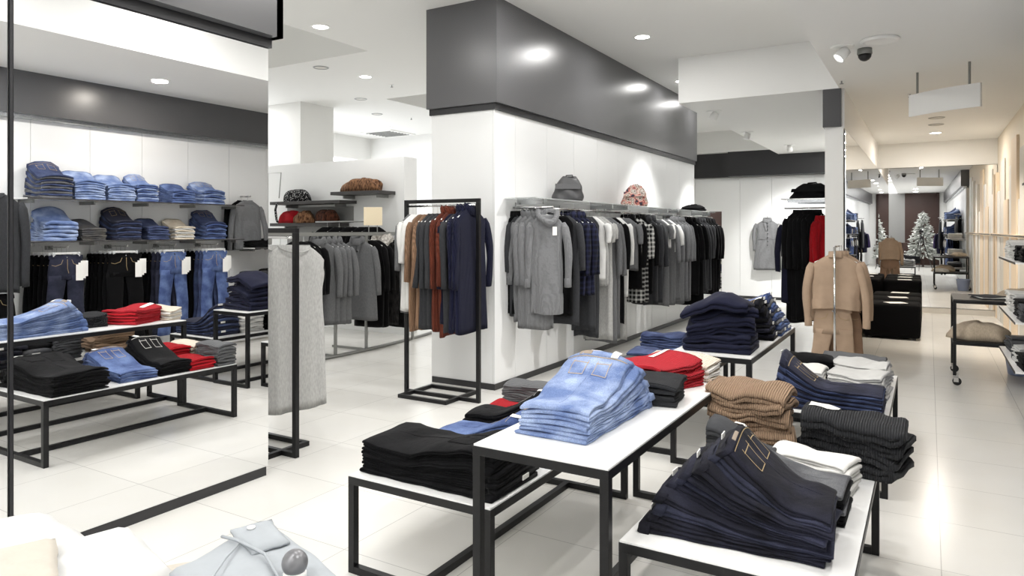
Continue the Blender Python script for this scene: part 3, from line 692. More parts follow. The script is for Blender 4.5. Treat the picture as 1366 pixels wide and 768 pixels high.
# ---- the long wall: three glass shelves with rails beneath
WX = -3.36
segs = [(706, 829, 'nearest'), (828, 898, 'middle'), (898, 950, 'farthest')]
for a, b, nm in segs:
    ya, yb = onx(a, WX)[0], onx(b, WX)[0]
    t = empty('glass_shelf', (XM, ya, 1.885), nm+' long glass shelf on the white wall above the hanging clothes', 'shelf', 'glass shelves on the long wall')
    bx(.004, .02, 0, .36, yb-ya-.03, .01).build('glass_pane', M['glass'], t)
    for u in (.12, .88): bx(.0, (yb-ya)*u-.012, -.05, .30, (yb-ya)*u+.012, -.001).build('bracket', M['steel'], t)
    rail(WX, ya+.12 if a == 706 else ya+.05, WX, yb-.05, 1.795, label=nm+' chrome clothes rail under the glass shelf', brackets=(.05,.5,.95), group='rails on the long wall', back=XM-WX+.01)
Z0 = 1.725; ON = 'on the long wall rail'
def wg(px, zb, SL, mat, desc, dz=0, W=.42, **k):
    y, d = onx(px, WX); zt = Z0+dz; L = zt-(1.57-(zb-307)*d/932)
    return garment(WX+rnd.uniform(-.012,.012), y, zt, rnd.uniform(-.05,.05), W, L, SL, mat, desc, ON, railz=1.80, **k)
# far to near inside each group is not needed; listed from the near end
AY = 6.16
def fo(x, zb, SL, mat, desc, W=.43, **k):
    d = -x*math.sin(YAW)+AY*math.cos(YAW); L = Z0-(1.57-(zb-307)*d/932)
    return garment(x, AY+rnd.uniform(-.01,.01), Z0, .72+rnd.uniform(-.06,.06), W, L, SL, mat, desc, 'on the near arm of the long wall', railz=1.80, **k)
for x, zb in ((-3.62, 396), (-3.58, 416)): fo(x, zb, .58, FB['black'], 'black knitted coat', collar='stand', W=.32, spread=.03)
fo(-3.53, 420, .50, FB['char'], 'charcoal straight dress', name='hanging_dress', cat='dress', collar='crew', W=.32, spread=.03)
for x, zb in ((-3.48, 428), (-3.43, 436), (-3.36, 438)): fo(x, zb, .62, FB['mgrey'], 'mid grey knitted dress', name='hanging_dress', cat='dress', collar='turtle', cuff=FB['grey'], W=.34, spread=.03)
fo(-3.27, 418, .64, FB['mgrey'], 'mid grey knitted dress', name='hanging_dress', cat='dress', collar='cowl', cuff=FB['mgrey'], hem=FB['mgrey'], ptag=True, W=.36, spread=.045,
   label='big mid grey cowl necked knitted dress with ribbed hem, foremost of the grey knits')
rail(XM, AY, -3.20, AY, 1.80, label='near face-out chrome arm of the long wall holding grey knits', name='face_out_arm')
wg(748, 420, .0, FB['black'], 'black underlayer dress', name='hanging_dress', cat='dress', W=.34); wg(752, 432, .50, FB['char'], 'charcoal straight dress', name='hanging_dress', cat='dress')
for i, p in enumerate((757, 765, 772)): wg(p, 392, .56, FB['plaid'], 'navy plaid shirt jacket', name='hanging_jacket', cat='jacket', collar='coat', ptag=.80 if i == 1 else False, W=.44)
wg(778, 440, .0, FB['char'], 'long charcoal skirt dress', name='hanging_dress', cat='dress', W=.32); wg(782, 448, .0, FB['char'], 'long charcoal skirt dress', name='hanging_dress', cat='dress', W=.34)
wg(786, 372, .22, FB['white'], 'white short sleeved top', name='hanging_shirt', cat='top', collar='crew'); wg(791, 380, .22, FB['lgrey'], 'light grey short sleeved top', name='hanging_shirt', cat='top', collar='crew')
wg(797, 452, .18, FB['lgrey'], 'light grey short sleeved top', name='hanging_shirt', cat='top', collar='crew', flare=.95); wg(802, 455, .60, FB['grey'], 'long grey cardigan', name='hanging_cardigan', cat='cardigan', flare=1.1)
wg(808, 450, .62, FB['grey'], 'long grey cardigan', name='hanging_cardigan', cat='cardigan'); wg(813, 430, .55, FB['black'], 'slim black coat', W=.40)
wg(818, 395, .5, FB['white'], 'white blouse', name='hanging_blouse', cat='blouse'); wg(821, 452, .0, FB['lgrey'], 'pale grey long skirt', name='hanging_skirt', cat='skirt', W=.32)
wg(831, 360, .25, FB['grey'], 'small grey top', name='hanging_shirt', cat='top'); wg(837, 385, .55, FB['black'], 'black shirt', name='hanging_shirt', cat='shirt', collar='coat')
for p in (842, 848): wg(p, 402, .45, FB['bw'], 'black and white plaid shirt', name='hanging_shirt', cat='shirt', W=.40)
wg(854, 392, .55, FB['black'], 'black shirt', name='hanging_shirt', cat='shirt', collar='coat')
wg(861, 405, .58, FB['char'], 'charcoal wool coat', collar='coat'); wg(867, 402, .58, FB['char'], 'charcoal wool coat', collar='coat', ptag=.7)
wg(874, 407, .2, FB['grey'], 'grey tunic', name='hanging_tunic', cat='tunic'); wg(877, 330, .2, FB['white'], 'short white top', name='hanging_shirt', cat='top', ptag=True)
wg(883, 405, .55, FB['grey'], 'grey tunic', name='hanging_tunic', cat='tunic'); wg(887, 335, .3, FB['white'], 'short white top', name='hanging_shirt', cat='top')
for p, zb in ((892, 400), (897, 404), (902, 398), (906, 400)): wg(p, zb, .55, FB['grey'], 'grey wool coat', collar='coat')
wg(915, 392, .55, FB['black'], 'black wool coat', collar='coat', W=.46); wg(921, 406, .55, FB['black'], 'black wool coat', collar='coat', ptag=.8, W=.46)
for p, zb in ((926, 388), (930, 390), (934, 386)): wg(p, zb, .55, FB['char'], 'dark grey jacket', name='hanging_jacket', cat='jacket', collar='coat')
for p, zb in ((938, 392), (942, 390), (946, 388)): wg(p, zb, .58, FB['black'], 'long black coat', collar='coat')
# things on the glass shelves
def bag(x, y, z, w_, h_, d_, mat, label, rz=0, name='slouchy_bag', ribs=.0, lean=.02):
    t = empty(name, (x, y, z), label, 'bag', rz=rz); rg = []; rl = random.Random(int(w_*1e4)); n = 12
    for i in range(n+1):
        q = i/n; a = w_/2*(1-.5*q**3)*(1+.05*math.sin(q*11)); b = d_/2*(1-.8*q**2)
        rg.append([(a*math.copysign(abs(math.cos(v))**.8, math.cos(v))*(1+.05*math.sin(4*v+q*6))+lean*q, b*math.sin(v)*(1+.15*math.sin(5*v+q*8)), h_*q*(1+.06*math.sin(2*v))) for v in [2*PI*j/24 for j in range(24)]])
    MB().rings(rg).build('bag_body', mat, t, smooth=True)
    MB().tube([(-w_*.14+lean, 0, h_*.93), (-w_*.1+lean, 0, h_*1.08), (w_*.1+lean, .01, h_*1.10), (w_*.16+lean, 0, h_*.9)], .009, 8).build('handle', mat, t, smooth=True)
    g = [[(-w_*.42+w_*.84*u, -d_/2*(.98-.3*v)-.004, h_*(.50+.22*v)) for v in (0,1)] for u in (0,.25,.5,.75,1)]
    MB().grid(g, .004).build('flap_seam', mat, t)
    return t
yy = onx(757, -3.45)[0]; bag(-3.45, yy, 1.896, .33, .26, .2, M['baguette'], 'dark grey slouchy leather bag standing on the nearest glass shelf', rz=.5)
yy = onx(846, -3.45)[0]; bag(-3.45, yy, 1.896, .34, .27, .18, fabric('floral', 'ffffff', 'floral'), 'floral brown and pink handbag on the middle glass shelf', rz=.4, name='floral_handbag')
yy = onx(924, -3.45)[0]; bag(-3.45, yy, 1.896, .42, .10, .22, FB['black'], 'flat black bag lying on the farthest glass shelf', rz=.3, name='flat_bag')

# ---- free-standing black frames
def frame_rack(x0, x1, y, z, label, rx0, rx1, ry0, ry1, railz, s=.034):
    t = empty('garment_rack', ((x0+x1)/2, y, 0), label, 'clothes rack'); c = (x0+x1)/2
    bx(x0-c, -s/2, 0, x0-c+s, s/2, z-s).build('post', M['metal'], t, bevel=.0015); bx(x1-c-s, -s/2, 0, x1-c, s/2, z-s).build('post', M['metal'], t, bevel=.0015)
    bx(x0-c, -s/2, z-s, x1-c, s/2, z).build('top_bar', M['metal'], t, bevel=.0015)
    bx(x0-c+s, -s/2, 0, x1-c-s, s/2, s*.98).build('bottom_bar', M['metal'], t, bevel=.0015)
    m = MB(); a, b, c0, d = rx0-c, rx1-c, ry0-y, ry1-y
    m.box(a,c0,0,b,c0+s,s).box(a,d-s,0,b,d,s).box(a,c0+s,0,a+s,d-s,s).box(b-s,c0+s,0,b,d-s,s); m.build('base_frame', M['metal'], t, bevel=.0015)
    MB().tube([(x0-c+s, 0, railz), (x1-c-s, 0, railz)], .010, 10).build('rail', M['chrome'], t, smooth=True)
    return t
frame_rack(-4.37, -3.50, 5.30, 1.86, 'black metal frame rack in front of the column, hung with knits', -4.28, -3.72, 5.08, 5.60, 1.80)
IN = 'on the black frame rack'
ry = 5.30
def rg_(px, zb, SL, mat, desc, **k):
    S_, K_ = math.sin(YAW), math.cos(YAW); r = (px-683)/932; d = ry/(r*S_+K_); x = (r*K_-S_)*d
    zt = k.pop('zt', 1.72); L = zt-(1.57-(zb-307)*d/932)
    return garment(x, ry, zt, PI/2+rnd.uniform(-.1,.1), k.pop('W', .44), L, SL, mat, desc, IN, railz=1.80, **k)
rg_(551, 415, .45, FB['grey'], 'grey long sleeved knit', name='hanging_knit', cat='knitwear')
for p in (556, 561): rg_(p, 412, .38, FB['white'], 'white loose top', name='hanging_shirt', cat='top')
rg_(566, 438, .55, FB['tan'], 'tan ribbed cardigan', name='hanging_cardigan', cat='cardigan'); rg_(572, 436, .6, FB['tan'], 'tan ribbed cardigan', name='hanging_cardigan', cat='cardigan')
for p in (578, 584, 590): rg_(p, 436, .60, FB['char'], 'dark grey knitted coat', name='hanging_coat', cat='coat', collar='crew')
rg_(597, 438, .62, FB['rust'], 'rust ribbed dress', name='hanging_dress', cat='dress', collar='turtle', zt=1.74); rg_(602, 446, .60, FB['rust'], 'rust ribbed dress', name='hanging_dress', cat='dress', collar='turtle', zt=1.74)
rg_(607, 430, .60, FB['dnavy'], 'dark navy sweater', name='hanging_sweater', cat='sweater'); rg_(612, 440, .60, FB['char'], 'dark grey knitted coat', name='hanging_coat', cat='coat')
for p, zb in ((617, 440), (622, 438)): rg_(p, zb, .62, FB['navy'], 'navy ribbed sweater', name='hanging_sweater', cat='sweater', collar='turtle', zt=1.75)
rg_(628, 442, .64, FB['navy'], 'navy ribbed sweater', name='hanging_sweater', cat='sweater', collar='turtle', zt=1.76, W=.48,
    label='foremost navy ribbed turtleneck on the black frame rack in front of the column')

frame_rack(-4.66, -3.74, 3.38, 1.585, 'black metal frame rack beside the mirror, hung with pale grey knits', -4.42, -3.88, 3.24, 3.62, 1.52)
for i, (x, SL, lb) in enumerate([(-4.42, 0, FB['black']), (-4.30, 0, FB['lgrey']), (-4.16, .0, FB['lgrey']), (-4.05, .25, FB['lgrey']), (-3.93, 0, FB['lgrey'])]):
    garment(x, 3.44+.02*i, 1.455, PI/2-.25, .50, 1.17+.05*(i == 0), SL, lb, 'pale grey knitted dress' if lb is not FB['black'] else 'black slip dress',
            'on the frame rack beside the mirror', name='hanging_dress', cat='dress', railz=1.52, collar='crew', flare=1.08, th=.045, neck=.12)
t = empty('price_card', (-4.30, 3.38, 1.587), 'small orange card standing on top of the frame rack beside the mirror', 'sign')
bx(-.10, -.003, 0, .10, .003, .02).build('card_foot', M['plastic'], t); bx(-.10, -.002, .02, .10, .002, .125).build('card', M['orange'], t)

# ---- long low rail of coats in the left-hand room, on a curved floor bar
t = empty('coat_rail', (-6.30, 6.5, 0), 'grey metal coat rail on a curved floor bar in the left-hand room', 'clothes rack')
MB().box(-.012, -1.25, 1.50, .012, 1.35, 1.545).build('rail_bar', M['metalg'], t)
arc = [(-.75+.78*math.cos((u-.42)*1.5), -1.6+3.9*u, .02) for u in [i/16 for i in range(17)]]
MB().tube(arc, .022, 6).build('floor_bar', M['metalg'], t, smooth=True)
for y_, x_ in ((-1.2,-.0), (-.2,.0), (.35,0), (1.3,0)):
    MB().box(x_-.015, y_-.015, .02, x_+.015, y_+.015, 1.50).build('post', M['metalg'], t)
MB().box(-.6, -.215, .0, .015, -.185, .03).build('foot', M['metalg'], t); MB().box(-.6, .335, .0, .015, .365, .03).build('foot', M['metalg'], t)
OC = 'on the grey coat rail'
S_, K_ = math.sin(YAW), math.cos(YAW)
def cg(px, zb, SL, mat, desc, rz=0, **k):
    y, d = onx(px, -6.3); zt = k.pop('zt', 1.44); L = zt-(1.57-(zb-307)*d/932)
    return garment(-6.3, y, zt, rz, k.pop('W', .46), L, SL, mat, desc, OC, railz=1.53, **k)
for p in (398, 405): cg(p, 450, .55, FB['black'], 'black coat', rz=.9)
for p in (424, 431, 439, 446): cg(p, 432, .60, FB['grey'], 'grey wool coat', rz=.75, collar='coat', W=.44)
for p in (492, 499, 521): cg(p, 435, .58, FB['black'], 'black coat', rz=.3)
cg(477, 426, .62, FB['grey'], 'grey wool coat', rz=.35, collar='coat', buttons=5, ptag=.22, flare=1.25, W=.48, label='grey buttoned wool coat facing out in front on the grey coat rail')
cg(511, 432, .60, FB['dkfur'], 'black padded coat', rz=.2, collar='fur', W=.5, name='hooded_coat', label='black padded coat with a pale fur collar on the grey coat rail')
t = empty('price_card', (-6.30, 6.98, 1.545), 'cream square card standing on the grey coat rail', 'sign')
bx(-.006, -.06, 0, .006, -.05, .09).build('card_stem', M['metalg'], t); bx(-.006, .05, 0, .006, .06, .09).build('card_stem', M['metalg'], t)
bx(-.004, -.12, .09, .004, .12, .33).build('card', M['creamcard'], t); t.rotation_euler.z = -.9
# shelves on the display wall behind
for nm, x0, x1, z in (('lower', -9.30, -7.90, 1.635), ('middle', -9.30, -7.74, 1.985), ('highest', -7.93, -6.95, 2.11)):
    t = empty('wall_shelf', (x0, 8.2, z), nm+' dark shelf on the pale display wall in the left-hand room', 'shelf', 'dark shelves on the display wall')
    bx(0, -.38, 0, x1-x0, -.001, .05).build('board', M['shelfdark'], t, bevel=.003)
    for u in (.15, .85): bx((x1-x0)*u-.01, -.25, -.05, (x1-x0)*u+.01, -.001, -.0005).build('bracket', M['metalg'], t)
t = empty('back_panel', (-9.3, 8.199, 1.15), 'dark grey back panel between the shelves of the display wall', 'panel')
bx(0, -.015, 0, 1.5, 0, .48).build('panel_board', M['greywall'], t, bevel=.002)
bx(0, -.015, .54, 1.5, 0, .80).build('panel_board', M['greywall'], t, bevel=.002)
t = empty('wire_stand', (-9.5, 7.95, 0), 'thin wire frame stand at the left of the display wall', 'stand')
MB().tube([(0,0,0),(0,0,2.52),(.32,0,2.52),(.27,0,2.1)], .009, 6).build('wire', M['metalg'], t); bx(-.12,-.12,0,.12,.12,.012).build('foot_plate', M['metalg'], t)
def heap(x, y, z, w_, d_, h_, mat, label, name, cat, rz=0, seed=1, group=None, rough=.25):
    m = MB(); rl = random.Random(seed); g = []; a, b = 16, 12
    ph = [rl.uniform(0, 6) for _ in range(6)]
    rg = []
    for i in range(9):
        q = i/8; r = max(.02, math.cos(q*PI/2))**.5 if i < 8 else .05
        rg.append([(w_/2*r*math.cos(v)*(1+rough*.5*math.sin(3*v+ph[0]+q*3)), d_/2*r*math.sin(v)*(1+rough*.5*math.sin(4*v+ph[1])), h_*math.sin(q*PI/2)**.8*(1+rough*(.5*math.sin(2*v+ph[2])+.5*math.sin(5*v+ph[4]+q*4))*(1-q*.7))*(1 if i else 0)+.004*math.sin(9*v+ph[3])*(i > 0)) for v in [2*PI*j/28 for j in range(28)]])
    m.rings(rg); o = m.build(name, mat, smooth=True, loc=(x, y, z), rz=rz); return tag(o, label, cat, group)
heap(-8.85, 8.0, 2.036, .55, .30, .19, fabric('dots', 'eeeeee', 'dots'), 'black and white dotted bag on the middle dark shelf', 'dotted_bag', 'bag', seed=3)
m = MB(); m.tube([(0,0,.02),(-.02,-.02,-.1),(.02,-.03,-.26),(.05,-.03,-.30)], .018, 8)
tag(m.build('dotted_scarf', MATS['dots'], smooth=True, loc=(-9.1, 7.80, 2.0)), 'thin dotted strap hanging over the edge of the middle dark shelf', 'scarf')
heap(-7.42, 8.0, 2.161, .80, .28, .19, fabric('leopard', '3a2418', 'fur', '8f6a4e'), 'brown fringed scarf piled on the highest dark shelf', 'fringed_scarf', 'scarf', seed=5, rough=.35)
heap(-9.0, 8.0, 1.686, .50, .32, .19, KN['red'], 'red scarf pile at left on the lower dark shelf', 'red_scarf', 'scarf', seed=6, rough=.4)
heap(-8.62, 7.95, 1.686, .40, .30, .18, fabric('leopard', '3a2418', 'fur', '8f6a4e'), 'rust brown fringed scarf on the lower dark shelf', 'rust_scarf', 'scarf', seed=7, rough=.4)
heap(-8.15, 7.98, 1.686, .44, .28, .2, fabric('fur_brown', '1d1411', 'fur', '5a3526'), 'dark brown fur hat at right on the lower dark shelf', 'fur_hat', 'hat', seed=8, rough=.2)
for i, xx in enumerate((-7.95, -7.7, -7.45, -7.2, -7.0)):
    garment(xx, 7.78, 1.62, .6, .44, .95, .55, FB['black'], 'black jacket', 'on the rear rail of the display wall', name='hanging_jacket', cat='jacket', railz=1.70)
rail(-8.2, 7.78, -6.85, 7.78, 1.70, mat=M['metalg'], label='short steel rail under the highest dark shelf', brackets=(.1, .9), back=0)

# ---- back bay: grey coat on the wall, black coats and red knits on the partition side
garment(-3.12, YL-.16, 1.80, 0, .50, 1.12, .62, FB['mgrey'], 'grey coat', 'on the back wall', collar='coat', buttons=6, flare=1.28, belt=True, waist=.86, label='grey buttoned wool coat hanging alone on the white back wall', railz=1.86, hangmat=M['plastic'])
garment(-2.62, YL-.18, 1.80, .2, .46, .62, .45, FB['stripe'], 'striped top', 'on the back wall', name='hanging_shirt', cat='top', label='grey striped top on the back wall beside the grey coat', collar='crew', railz=1.86)
garment(-2.60, YL-.34, 1.62, .2, .44, .62, .45, FB['char'], 'dark top', 'on the back wall', name='hanging_shirt', cat='top', label='dark grey top half hidden behind the black coats', nohang=True)
for xx, lb in ((-3.12, 'steel wall hook holding the grey buttoned coat'), (-2.62, 'steel wall hook holding the striped top')):
    MB().tube([(xx, YL, 1.87), (xx, YL-.20, 1.87), (xx, YL-.21, 1.89)], .006, 6).build('wall_hook', M['steel']); tag(bpy.data.objects['wall_hook' if xx < -3 else 'wall_hook.001'], lb, 'hook')
rail(-1.07, 9.85, -1.65, 9.85, 1.86, label='chrome arm on the partition holding black coats and red knits', name='face_out_arm')
t = empty('glass_shelf', (-1.07, 9.4, 1.96), 'short glass shelf on the partition above the black coats', 'shelf'); bx(-.55, 0, 0, -.004, 1.2, .01).build('glass_pane', M['glass'], t)
for u in (.2, 1.0): bx(-.5, u, -.03, -.004, u+.02, -.001).build('bracket', M['steel'], t)
garment(-1.54, 9.85, 1.72, .55, .34, 1.10, .62, FB['dnavy'], 'dark navy coat', 'on the partition arm', railz=1.86, collar='stand')
for i in range(5): garment(-1.48+.055*i, 9.85, 1.80, .55, .34, 1.44-.02*i, .66, FB['black'], 'long black coat', 'on the partition arm', spread=.03, railz=1.86, collar='stand')
for i in range(3): garment(-1.20+.03*i, 9.85, 1.76, .55, .20, .85, .55, FB['red'], 'red knitted sweater', 'on the partition arm', name='hanging_sweater', cat='sweater', railz=1.86)
bag(-1.33, 9.85, 1.971, .50, .20, .24, FB['black'], 'black handbag with loop handle on the partition shelf', name='black_handbag', rz=-.2)
# ---- tan suit on the slim stand
t = empty('display_stand', (-.83, 7.85, 0), 'slim chrome stand carrying the tan jackets and trousers', 'stand')
MB().tube([(0,0,.012),(0,0,1.40)], .012, 10).build('pole', M['chrome'], t, smooth=True); bx(-.2,-.2,0,.2,.2,.012).build('base_plate', M['chrome'], t, bevel=.003)
MB().tube([(0,0,1.40),(0,.45,1.40)], .009, 8).build('arm', M['chrome'], t, smooth=True); MB().tube([(0,0,.72),(0,.40,.72)], .009, 8).build('arm', M['chrome'], t, smooth=True)
TS = 'on the chrome stand'
garment(-.80, 8.22, 1.31, .30, .46, .58, .62, FB['camel'], 'tan suede jacket', TS, name='hanging_jacket', cat='jacket', collar='stand', railz=1.40)
garment(-.81, 8.12, 1.31, .25, .46, .58, .62, FB['camel'], 'tan suede jacket', TS, name='hanging_jacket', cat='jacket', collar='stand', railz=1.40)
garment(-.83, 7.95, 1.31, .12, .48, .56, .66, FB['camel'], 'tan suede jacket', TS, name='hanging_jacket', cat='jacket', collar='stand', cuff=FB['camel'], hem=FB['camel'], railz=1.40, label='front tan suede jacket on the chrome stand at the end of the tables')
def trousers(x, y, zt, rz, W, L, mat, label, group, flare=1.0, th=.03, wmat=None, tags=0, name='hanging_trousers', cat='trousers', clip=True, seed=1, spread=.04, stitchm=None):
    t = empty(name, (x, y, zt), label, cat, group, rz); m = MB(); sg = 18; rl = random.Random(seed)
    hip = .24
    rg = []
    for d, a in ((0, W/2*.86), (.04, W/2*.88), (.12, W/2*.96), (.20, W/2), (hip+.02, W/2*1.0)):
        rg.append([(a*math.copysign(abs(math.cos(v))**.8, math.cos(v)), th*(.55+.45*min(1,d/.15))*math.sin(v), -d) for v in [2*PI*j/(2*sg) for j in range(2*sg)]])
    m.rings(rg)
    for s in (-1, 1):
        rg = []; p = rl.uniform(0, 6)
        for i in range(11):
            q = i/10; d = hip-.03+(L-hip+.03)*q; a = W/4*(1.0-.22*min(1,q*1.6)+(flare-1)*max(0,q-.4)*1.6); cx_ = s*(W/4+spread*q)
            rg.append([(cx_+a*math.copysign(abs(math.cos(v))**.8, math.cos(v))+.006*math.sin(q*8+p), th*(.95-.1*q)*math.sin(v)*(1+.15*math.sin(3*v+q*5+p))+.004*math.sin(q*9+p), -d) for v in [2*PI*j/sg for j in range(sg)]])
        m.rings(rg)
    m.build('trouser_body', mat, t, smooth=True)
    a = W/2*.88; mm = MB(); mm.rings([[(a*sc_*math.copysign(abs(math.cos(v))**.8, math.cos(v)), (th*.60*sc_)*math.sin(v), -d) for v in [2*PI*j/24 for j in range(24)]] for d, sc_ in ((-.004,1.0),(.0,1.05),(.036,1.08),(.04,1.03))], caps=False); mm.build('waistband', wmat or mat, t, smooth=True)
    for s in (-1, 1): MB().tube([(s*W*.12,-th*.92,-.045),(s*W*.17,-th*.99,-.09),(s*W*.32,-th*.92,-.11),(s*W*.41,-th*.70,-.10)], .0022, 5).build('pocket_seam', stitchm or M['gold'], t)
    MB().tube([(0,-th*.95,-.04),(0,-th*1.03,-.14),(-.012,-th*1.03,-.19)], .0022, 5).build('fly_seam', stitchm or M['gold'], t)
    bt = MB().lathe([(.008,0),(.008,.003),(.0,.004)], seg=10); bt.v = [(p[0], -th*.72-p[2], p[1]-.02) for p in bt.v]; bt.build('button', M['steel'], t)
    for k in range(tags):
        xx = -W/2-.02+.03*k; z_ = -.06-.02*k; bx(xx, -th-.012-.01*k, z_-.17, xx+.075, -th-.010-.01*k, z_).build('paper_tag', M['paper'], t)
    if clip:
        h = empty('clip_hanger', (x, y, zt), 'white bar clip hanger holding trousers by the waistband', 'hanger', 'clip hangers', rz)
        bx(-.14,-.008,.012,.14,.008,.034).build('bar', M['plastic'], h, bevel=.003)
        for s in (-1, 1): bx(s*.125-.012,-.014,-.012,s*.125+.012,.014,.03).build('clip', M['clear'], h, bevel=.002)
        MB().tube([(0,0,.03),(0,0,.08),(0,.012,.095),(0,.024,.085)], .002, 5).build('hook', M['chrome'], h)
    return t
trousers(-.80, 8.16, .74, .15, .40, .70, FB['brown'], 'rear brown flared trousers under the tan jackets', 'trousers on the chrome stand', flare=1.5, clip=False)
trousers(-.86, 7.98, .75, .10, .38, .70, FB['camel'], 'front tan flared trousers under the front tan jacket', 'trousers on the chrome stand', flare=1.45, clip=False)

# ------------------------------------------------------------------ JEANS WALL ON THE RIGHT (seen in the wall mirror)
def wall_shelf(y0, y1, z, x0, x1, label, group):
    t = empty('wall_shelf', (x1, y0, z), label, 'shelf', group)
    bx(x0-x1, 0, -.012, -.001, y1-y0, 0).build('board', M['top'], t); bx(x0-x1-.004, 0, -.014, x0-x1, y1-y0, .001).build('front_edge', M['shelfdark'], t)
    n = int((y1-y0)/.6)
    for k in range(n+1): yy = min(y1-y0-.03, .1+k*.62); bx(-.30, yy, -.05, -.001, yy+.02, -.0125).build('bracket', M['metalg'], t)
    return t
wall_shelf(3.58, 6.20, 1.905, .58, XW, 'upper jeans shelf on the right wall', 'jeans wall shelves')
wall_shelf(3.58, 6.20, 1.455, .58, XW, 'lower jeans shelf on the right wall', 'jeans wall shelves')
for i, (y, W, n, mt, cn, hh, d) in enumerate([(3.88,.30,10,[DEN['grey'],DEN['blue']],['grey blue','dark blue'],.028,'first'),(4.22,.31,8,[DEN['light']],['light blue'],.022,'second'),(4.57,.30,8,[DEN['light']],['light blue'],.021,'third'),
        (4.88,.24,8,[DEN['mid'],DEN['light']],['mid blue','light blue'],.024,'fourth'),(5.35,.28,6,[DEN['mid']],['mid blue'],.021,'fifth'),(5.78,.30,7,[DEN['light'],DEN['mid']],['light blue','mid blue'],.022,'sixth')]):
    stack(.62, y, 1.906, rnd.uniform(-6,6), .36, W, n, [.30,.25,.23,.25,.19,.22][i]/n*.85, [.30,.25,.23,.25,.19,.22][i]/n*1.35, mt, J, '%s pile on upper right wall shelf' % d, cols=cn, wob=.008, rot=3, deco=jeans_deco(label=False, taglast=False) if i in (0,3,5) else None, shrink=.05)
for i, (y, W, n, mt, cn, hh, d) in enumerate([(3.92,.32,5,[DEN['light']],['light blue'],.042,'first'),(4.26,.26,6,[DEN['olive']],['grey'],.024,'second'),(4.66,.28,9,[DEN['navy'],DEN['blue']],['navy','dark blue'],.024,'third'),
        (5.02,.24,6,[DEN['blue']],['dark blue'],.022,'fourth'),(5.36,.24,7,[DEN['beige'],KN['pale']],['beige','pale grey'],.020,'fifth'),(5.80,.28,8,[DEN['mid'],DEN['blue']],['mid blue','dark blue'],.026,'sixth')]):
    stack(.62, y, 1.456, rnd.uniform(-6,6), .36, W, n, [.26,.17,.27,.19,.19,.27][i]/n*.85, [.26,.17,.27,.19,.19,.27][i]/n*1.4, mt, J, '%s pile on lower right wall shelf' % d, cols=cn, wob=.008, rot=3, deco=jeans_deco(label=False, taglast=False) if i in (2,5) else None, shrink=.05)
# four arms of hanging trousers beneath
for i, (y, cols_, nm) in enumerate([(3.98, [FB['navy'], FB['black']], 'dark navy'), (4.62, [FB['black'], FB['black']], 'black'), (5.22, [DEN['mid'], DEN['navy']], 'faded blue'), (5.80, [DEN['mid'], DEN['blue']], 'mid blue')]):
    t = empty('face_out_arm', (XW, y, 1.385), 'steel arm under the jeans shelves holding %s trousers' % nm, 'arm', 'steel arms for trousers')
    MB().tube([(0,0,0),(-.40,0,0),(-.41,0,.02)], .007, 8).build('arm_bar', M['chrome'], t); bx(-.008,-.04,-.03,0,.04,.03).build('back_plate', M['metalg'], t)
    for k in range(6):
        w_ = .37 if i != 1 else .40
        m_ = (DEN['navy'] if i == 0 and k == 0 else cols_[0] if k == 0 else cols_[1] if k < 3 else FB['black'])
        trousers(.64+.055*k, y-(.02*k), 1.30, -PI/2+rnd.uniform(-.08,.08), w_, 1.0, m_, '%s of the %s trousers on their wall arm' % ('foremost' if k == 0 else ORD[k], nm), 'trousers on the right wall arms', flare=1.15, tags=3 if k == 0 else 0, seed=i*7+k)
for y in (3.98, 4.62, 5.22, 5.80):
    bx(XW-.012, y-.10, 1.40, XW-.002, y+.10, 1.435).build('shelf_ticket', M['plastic']); o = bpy.data.objects[[n.name for n in bpy.data.objects if n.name.startswith('shelf_ticket')][-1]]; tag(o, 'small blank ticket strip under the lower jeans shelf on the right wall', 'ticket', 'shelf ticket strips')
# grey jersey and grey sleeve at both ends of the jeans shelves
garment(.84, 6.46, 1.98, -PI/2, .48, .68, .60, FB['mgrey'], 'grey jersey', 'on the right wall', name='hanging_sweater', cat='sweater', collar='crew', label='grey long sleeved jersey hanging at the far end of the jeans shelves', railz=2.04, fold=.4)
garment(.93, 6.44, 1.98, -PI/2, .48, .68, .60, FB['black'], 'black jersey', 'on the right wall', name='hanging_sweater', cat='sweater', collar='crew', label='black jersey behind the grey one at the jeans shelves', railz=2.04, fold=.4)
rail(XW-.01, 6.46, .78, 6.46, 2.04, label='face-out rail holding the grey and black jerseys')
for i in range(2): garment(.52+.14*i, 3.27, 1.93, -PI/2, .46, .98, .85, FB['char'], 'dark grey sweatshirt', 'at the near end of the jeans shelves', name='hanging_sweater', cat='sweater', collar='crew', railz=1.99)
rail(XW-.01, 3.27, .45, 3.27, 1.99, label='face-out rail at the near end of the jeans shelves')
for i in range(2): trousers(.55+.1*i, 3.27, .93, -PI/2, .38, .85, FB['black'], '%s black trousers below the dark grey sweatshirts' % ORD[i], 'trousers below sweatshirts', clip=False, seed=i)
for i in range(7): garment(.62, 2.35+.09*i, 1.52, rnd.uniform(-.1,.1), .42, .75, .5, FB['purple'] if i % 2 else FB['dnavy'], 'purple top' if i % 2 else 'dark top', 'on the near right wall rail', name='hanging_shirt', cat='top', railz=1.58)
rail(.62, 2.25, .62, 3.0, 1.58, label='near right wall rail with purple and dark tops', brackets=(.1,.9), back=XW-.63)
